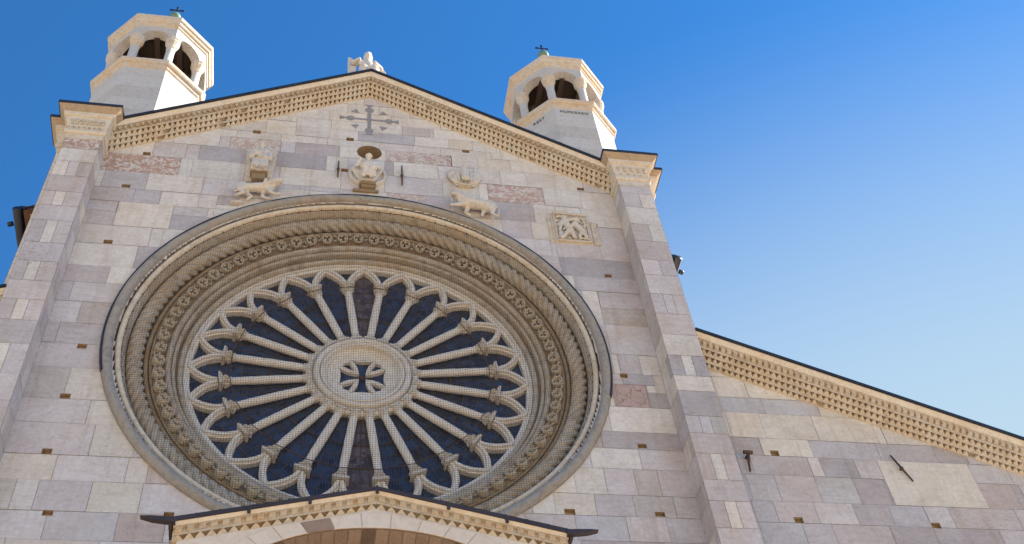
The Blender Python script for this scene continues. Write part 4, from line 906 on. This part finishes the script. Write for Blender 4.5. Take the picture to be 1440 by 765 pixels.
# eagle
EX, EZ = 1.79, 4.62
eag = sculpt('eagle_sculpture', M_STAT, [('c',(EX-.02,-.14,EZ+.16),(EX-.01,-.17,EZ-.14),.075,.055), ('e',(EX-.02,-.13,EZ+.27),(.05,.06,.06)), ('c',(EX-.02,-.17,EZ+.26),(EX+.03,-.19,EZ+.235),.018,.008), ('c',(EX-.20,-.10,EZ+.20),(EX-.16,-.11,EZ-.12),.016,.012), ('c',(EX-.25,-.09,EZ+.16),(EX-.21,-.1,EZ-.08),.016,.012), ('c',(EX+.19,-.10,EZ+.20),(EX+.15,-.11,EZ-.12),.016,.012), ('c',(EX+.24,-.09,EZ+.16),(EX+.20,-.1,EZ-.08),.016,.012), ('c',(EX+.10,-.11,EZ+.22),(EX+.09,-.12,EZ-.14),.014,.012), ('c',(EX-.12,-.11,EZ+.22),(EX-.10,-.12,EZ-.14),.014,.012),
    ('e',(EX-.17,-.06,EZ+.06),(.15,.05,.23),(0,R(-18),0)), ('e',(EX+.16,-.06,EZ+.06),(.15,.05,.23),(0,R(18),0)), ('c',(EX-.06,-.16,EZ+.12),(EX-.07,-.18,EZ-.17),.026,.022), ('c',(EX+.05,-.16,EZ+.12),(EX+.05,-.18,EZ-.17),.026,.022), ('c',(EX-.005,-.19,EZ+.08),(EX-.01,-.2,EZ-.17),.022,.018)], voxel=.011, smooth=2)
tag(eag, 'spread winged eagle carving on a small ledge, right of the niche', 'eagle sculpture')
b = MB(); P = [(EX-.17,EZ-.19),(EX-.29,EZ+.02),(EX-.27,EZ+.20),(EX-.12,EZ+.26),(EX,EZ+.30),(EX+.14,EZ+.25),(EX+.28,EZ+.18),(EX+.29,EZ),(EX+.18,EZ-.19)]
b.prism([(x,-.01,z) for x, z in P], (0,-.04,0)); b.build('backing_slab', M_FASC, eag, bevel=.012)
b = MB(); b.box(EX-.13,EX+.13,-.10,-.0,EZ-.23,EZ-.19); b.build('ledge', M_CORN, eag, bevel=.01)
# ox
BX, BZ = 1.93, 3.72
ox = sculpt('ox_sculpture', M_STAT, [('c',(BX-.20,-.14,BZ+.02),(BX+.20,-.13,BZ-.01),.115,.10), ('e',(BX+.24,-.13,BZ-.02),(.14,.11,.15)), ('e',(BX-.20,-.15,BZ+.02),(.13,.115,.15)),
    ('c',(BX-.24,-.16,BZ+.06),(BX-.36,-.20,BZ+.13),.11,.085), ('e',(BX-.39,-.22,BZ+.14),(.075,.08,.08)), ('c',(BX-.41,-.25,BZ+.12),(BX-.43,-.32,BZ+.02),.06,.040), ('e',(BX-.435,-.335,BZ+.0),(.045,.035,.03)),
    ('c',(BX-.34,-.24,BZ+.17),(BX-.29,-.26,BZ+.15),.018,.012), ('c',(BX-.45,-.24,BZ+.17),(BX-.49,-.25,BZ+.14),.018,.012), ('c',(BX-.37,-.23,BZ+.215),(BX-.34,-.25,BZ+.25),.018,.010), ('c',(BX-.43,-.23,BZ+.215),(BX-.46,-.25,BZ+.25),.018,.010),
    ('c',(BX-.30,-.20,BZ+.02),(BX-.27,-.19,BZ-.10),.035,.05), ('c',(BX-.33,-.22,BZ+.02),(BX-.30,-.20,BZ-.06),.025,.03),
    ('c',(BX-.24,-.19,BZ-.08),(BX-.36,-.22,BZ-.17),.058,.038), ('c',(BX-.36,-.22,BZ-.17),(BX-.47,-.20,BZ-.16),.034,.028), ('c',(BX-.16,-.1,BZ-.1),(BX-.20,-.13,BZ-.26),.05,.032), ('c',(BX-.20,-.13,BZ-.26),(BX-.14,-.13,BZ-.34),.03,.03),
    ('e',(BX+.27,-.17,BZ-.08),(.09,.07,.13)), ('c',(BX+.29,-.17,BZ-.16),(BX+.27,-.17,BZ-.27),.055,.036), ('c',(BX+.27,-.17,BZ-.27),(BX+.345,-.17,BZ-.38),.036,.028), ('e',(BX+.345,-.20,BZ-.40),(.04,.05,.028)),
    ('c',(BX+.16,-.08,BZ-.08),(BX+.10,-.08,BZ-.24),.05,.03), ('c',(BX+.37,-.12,BZ+.04),(BX+.42,-.11,BZ-.06),.018,.014), ('c',(BX+.42,-.11,BZ-.06),(BX+.40,-.12,BZ-.24),.014,.02),
    ('c',(BX-.06,-.235,BZ+.08),(BX-.10,-.22,BZ-.09),.012,.012), ('c',(BX+.02,-.225,BZ+.08),(BX-.02,-.215,BZ-.09),.012,.012), ('c',(BX+.10,-.215,BZ+.07),(BX+.06,-.21,BZ-.08),.012,.012)], voxel=.010, smooth=1)
tag(ox, 'carved marble ox striding left just above the rose window rim', 'ox sculpture')
# relief panel
b = MB(); b.box(3.32,4.04,-.018,-.0,2.94,3.80); pan = b.build('relief_panel', M_PILE, bevel=.01)
tag(pan, 'square carved marble panel of a man wrestling a lion, beside the right pilaster', 'relief panel')
b = MB(); b.box(3.36,4.00,-.07,-.018,3.74,3.80); b.box(3.36,3.40,-.05,-.018,2.96,3.74); b.box(3.96,4.00,-.05,-.018,2.96,3.70); b.box(3.36,4.0,-.06,-.018,2.95,2.99); b.box(3.24,3.315,-.02,.0,2.93,3.70); b.box(4.05,4.17,-.03,.0,2.93,3.60); b.build('panel_frame', M_CORN, pan, bevel=.01)
sculpt('relief_figures', M_STAT, [('e',(3.55,-.08,3.60),(.05,.05,.06)), ('c',(3.56,-.07,3.50),(3.62,-.07,3.28),.065,.06), ('c',(3.62,-.08,3.28),(3.50,-.07,3.06),.05,.035), ('c',(3.64,-.08,3.26),(3.68,-.07,3.06),.05,.035), ('c',(3.50,-.06,3.50),(3.44,-.06,3.25),.04,.03), ('c',(3.44,-.06,3.25),(3.46,-.06,3.03),.03,.045),
    ('c',(3.58,-.09,3.50),(3.74,-.10,3.56),.035,.03), ('e',(3.78,-.08,3.56),(.065,.05,.06)), ('c',(3.74,-.06,3.44),(3.86,-.06,3.24),.07,.06), ('c',(3.84,-.07,3.24),(3.78,-.07,3.08),.045,.03), ('c',(3.88,-.07,3.22),(3.91,-.07,3.04),.045,.03), ('c',(3.70,-.07,3.44),(3.66,-.08,3.36),.03,.025), ('c',(3.90,-.05,3.30),(3.94,-.05,3.55),.02,.02), ('c',(3.94,-.05,3.55),(3.88,-.05,3.66),.02,.025), ('c',(3.44,-.05,3.66),(3.62,-.05,3.70),.03,.02)] + [('c',(px_,-.03,pz_),(px_+random.uniform(-.05,.05),-.06,pz_+random.uniform(-.05,.05)),.026,.018) for px_ in (3.43,3.52,3.61,3.70,3.79,3.88,3.93) for pz_ in (3.05,3.16,3.30,3.42,3.54,3.66)], parent=pan, voxel=.010, smooth=1)
# angel at the apex
ang = sculpt('seated_statue', M_STAT, [
    ('e',(-.04,.08,9.27),(.080,.092,.115)), ('e',(-.04,.09,9.32),(.10,.10,.085)), ('e',(-.125,.10,9.22),(.03,.05,.10)), ('e',(.045,.10,9.22),(.03,.05,.10)), ('e',(-.04,-.02,9.26),(.018,.03,.03)), ('e',(-.04,.0,9.19),(.05,.04,.04)), ('c',(-.04,.1,9.08),(-.04,.09,9.2),.07,.06),
    ('e',(-.04,.12,8.80),(.20,.14,.30)), ('c',(-.20,.12,8.98),(.12,.12,8.98),.09,.09), ('c',(-.20,.10,8.98),(-.38,.04,8.86),.08,.065), ('c',(-.38,.04,8.86),(-.26,-.08,8.82),.06,.045), ('c',(.12,.10,8.98),(.26,.06,8.72),.085,.07), ('c',(.26,.06,8.72),(.12,-.08,8.66),.06,.045),
    ('c',(-.14,.10,8.5),(-.16,-.10,8.35),.13,.12), ('c',(.08,.10,8.5),(.10,-.10,8.35),.13,.12), ('c',(-.16,-.10,8.35),(-.16,-.04,7.95),.12,.13), ('c',(.10,-.10,8.35),(.10,-.04,7.95),.12,.13), ('b',(-.04,.20,8.2),(.28,.16,.33))], voxel=.018, smooth=3)
for v_ in ang.data.vertices: v_.co.x = -.04+(v_.co.x+.04)*.88; v_.co.z = 7.95+(v_.co.z-7.95)*.97
tag(ang, 'marble statue of a figure seated on the gable apex against the sky', 'statue')
b = MB(); b.prism([(-.46,.10,8.2),(-.30,.10,8.2),(-.28,.10,9.0),(-.36,.10,9.10),(-.47,.10,9.18)], (0,.08,0)); b.prism([(.22,.18,8.2),(.34,.18,8.2),(.36,.18,8.75),(.28,.18,8.98),(.18,.18,9.02)], (0,.07,0)); b.build('wing', M_STAT, ang, bevel=.015)
b = MB(); b.box(-.36,.30,-.16,.42,7.72,7.98); b.build('plinth', M_FASC, ang, bevel=.01)

# ------------------------------------------------------------------ iron wall anchors
def anchor(p0, p1, label, d=.05, w=.018):
    p0, p1 = Vector((p0[0],-d,p0[1])), Vector((p1[0],-d,p1[1])); m_ = (p0+p1)/2; b = MB()
    b.tube([p0, p0.lerp(p1,.45), p0.lerp(p1,.5), p0.lerp(p1,.55), p1], [w*.75,w,w*1.9,w,w*.75], 6); b.tube([m_+Vector((0,.0,0)), m_+Vector((0,d+.02,0))], w*1.1, 6)
    o = b.build('wall_anchor', M_IRON); tag(o, label, 'wall anchor', 'iron wall anchors')
anchor((-.56,4.36),(-.555,4.88), 'upright rusty iron anchor bar left of the round figure carving')
anchor((.61,4.27),(.615,4.90), 'upright rusty iron anchor bar right of the round figure carving')
anchor((8.13,-2.38),(7.95,-1.88), 'long slanting iron anchor bar on the aisle wall, crossing a big cream stone')
b = MB(); b.tube([(5.60,-.03,-2.30),(5.60,-.07,-2.16),(5.61,-.12,-2.03)], [.012,.02,.026], 6); b.tube([(5.54,-.12,-2.01),(5.68,-.12,-2.01)], .03, 6); b.tube([(5.61,-.12,-2.03),(5.61,.02,-2.03)], .022, 6)
o = b.build('wall_anchor', M_IRON); tag(o, 'short rusty iron anchor with a hooked head, beside the right pilaster on the aisle wall', 'wall anchor', 'iron wall anchors')
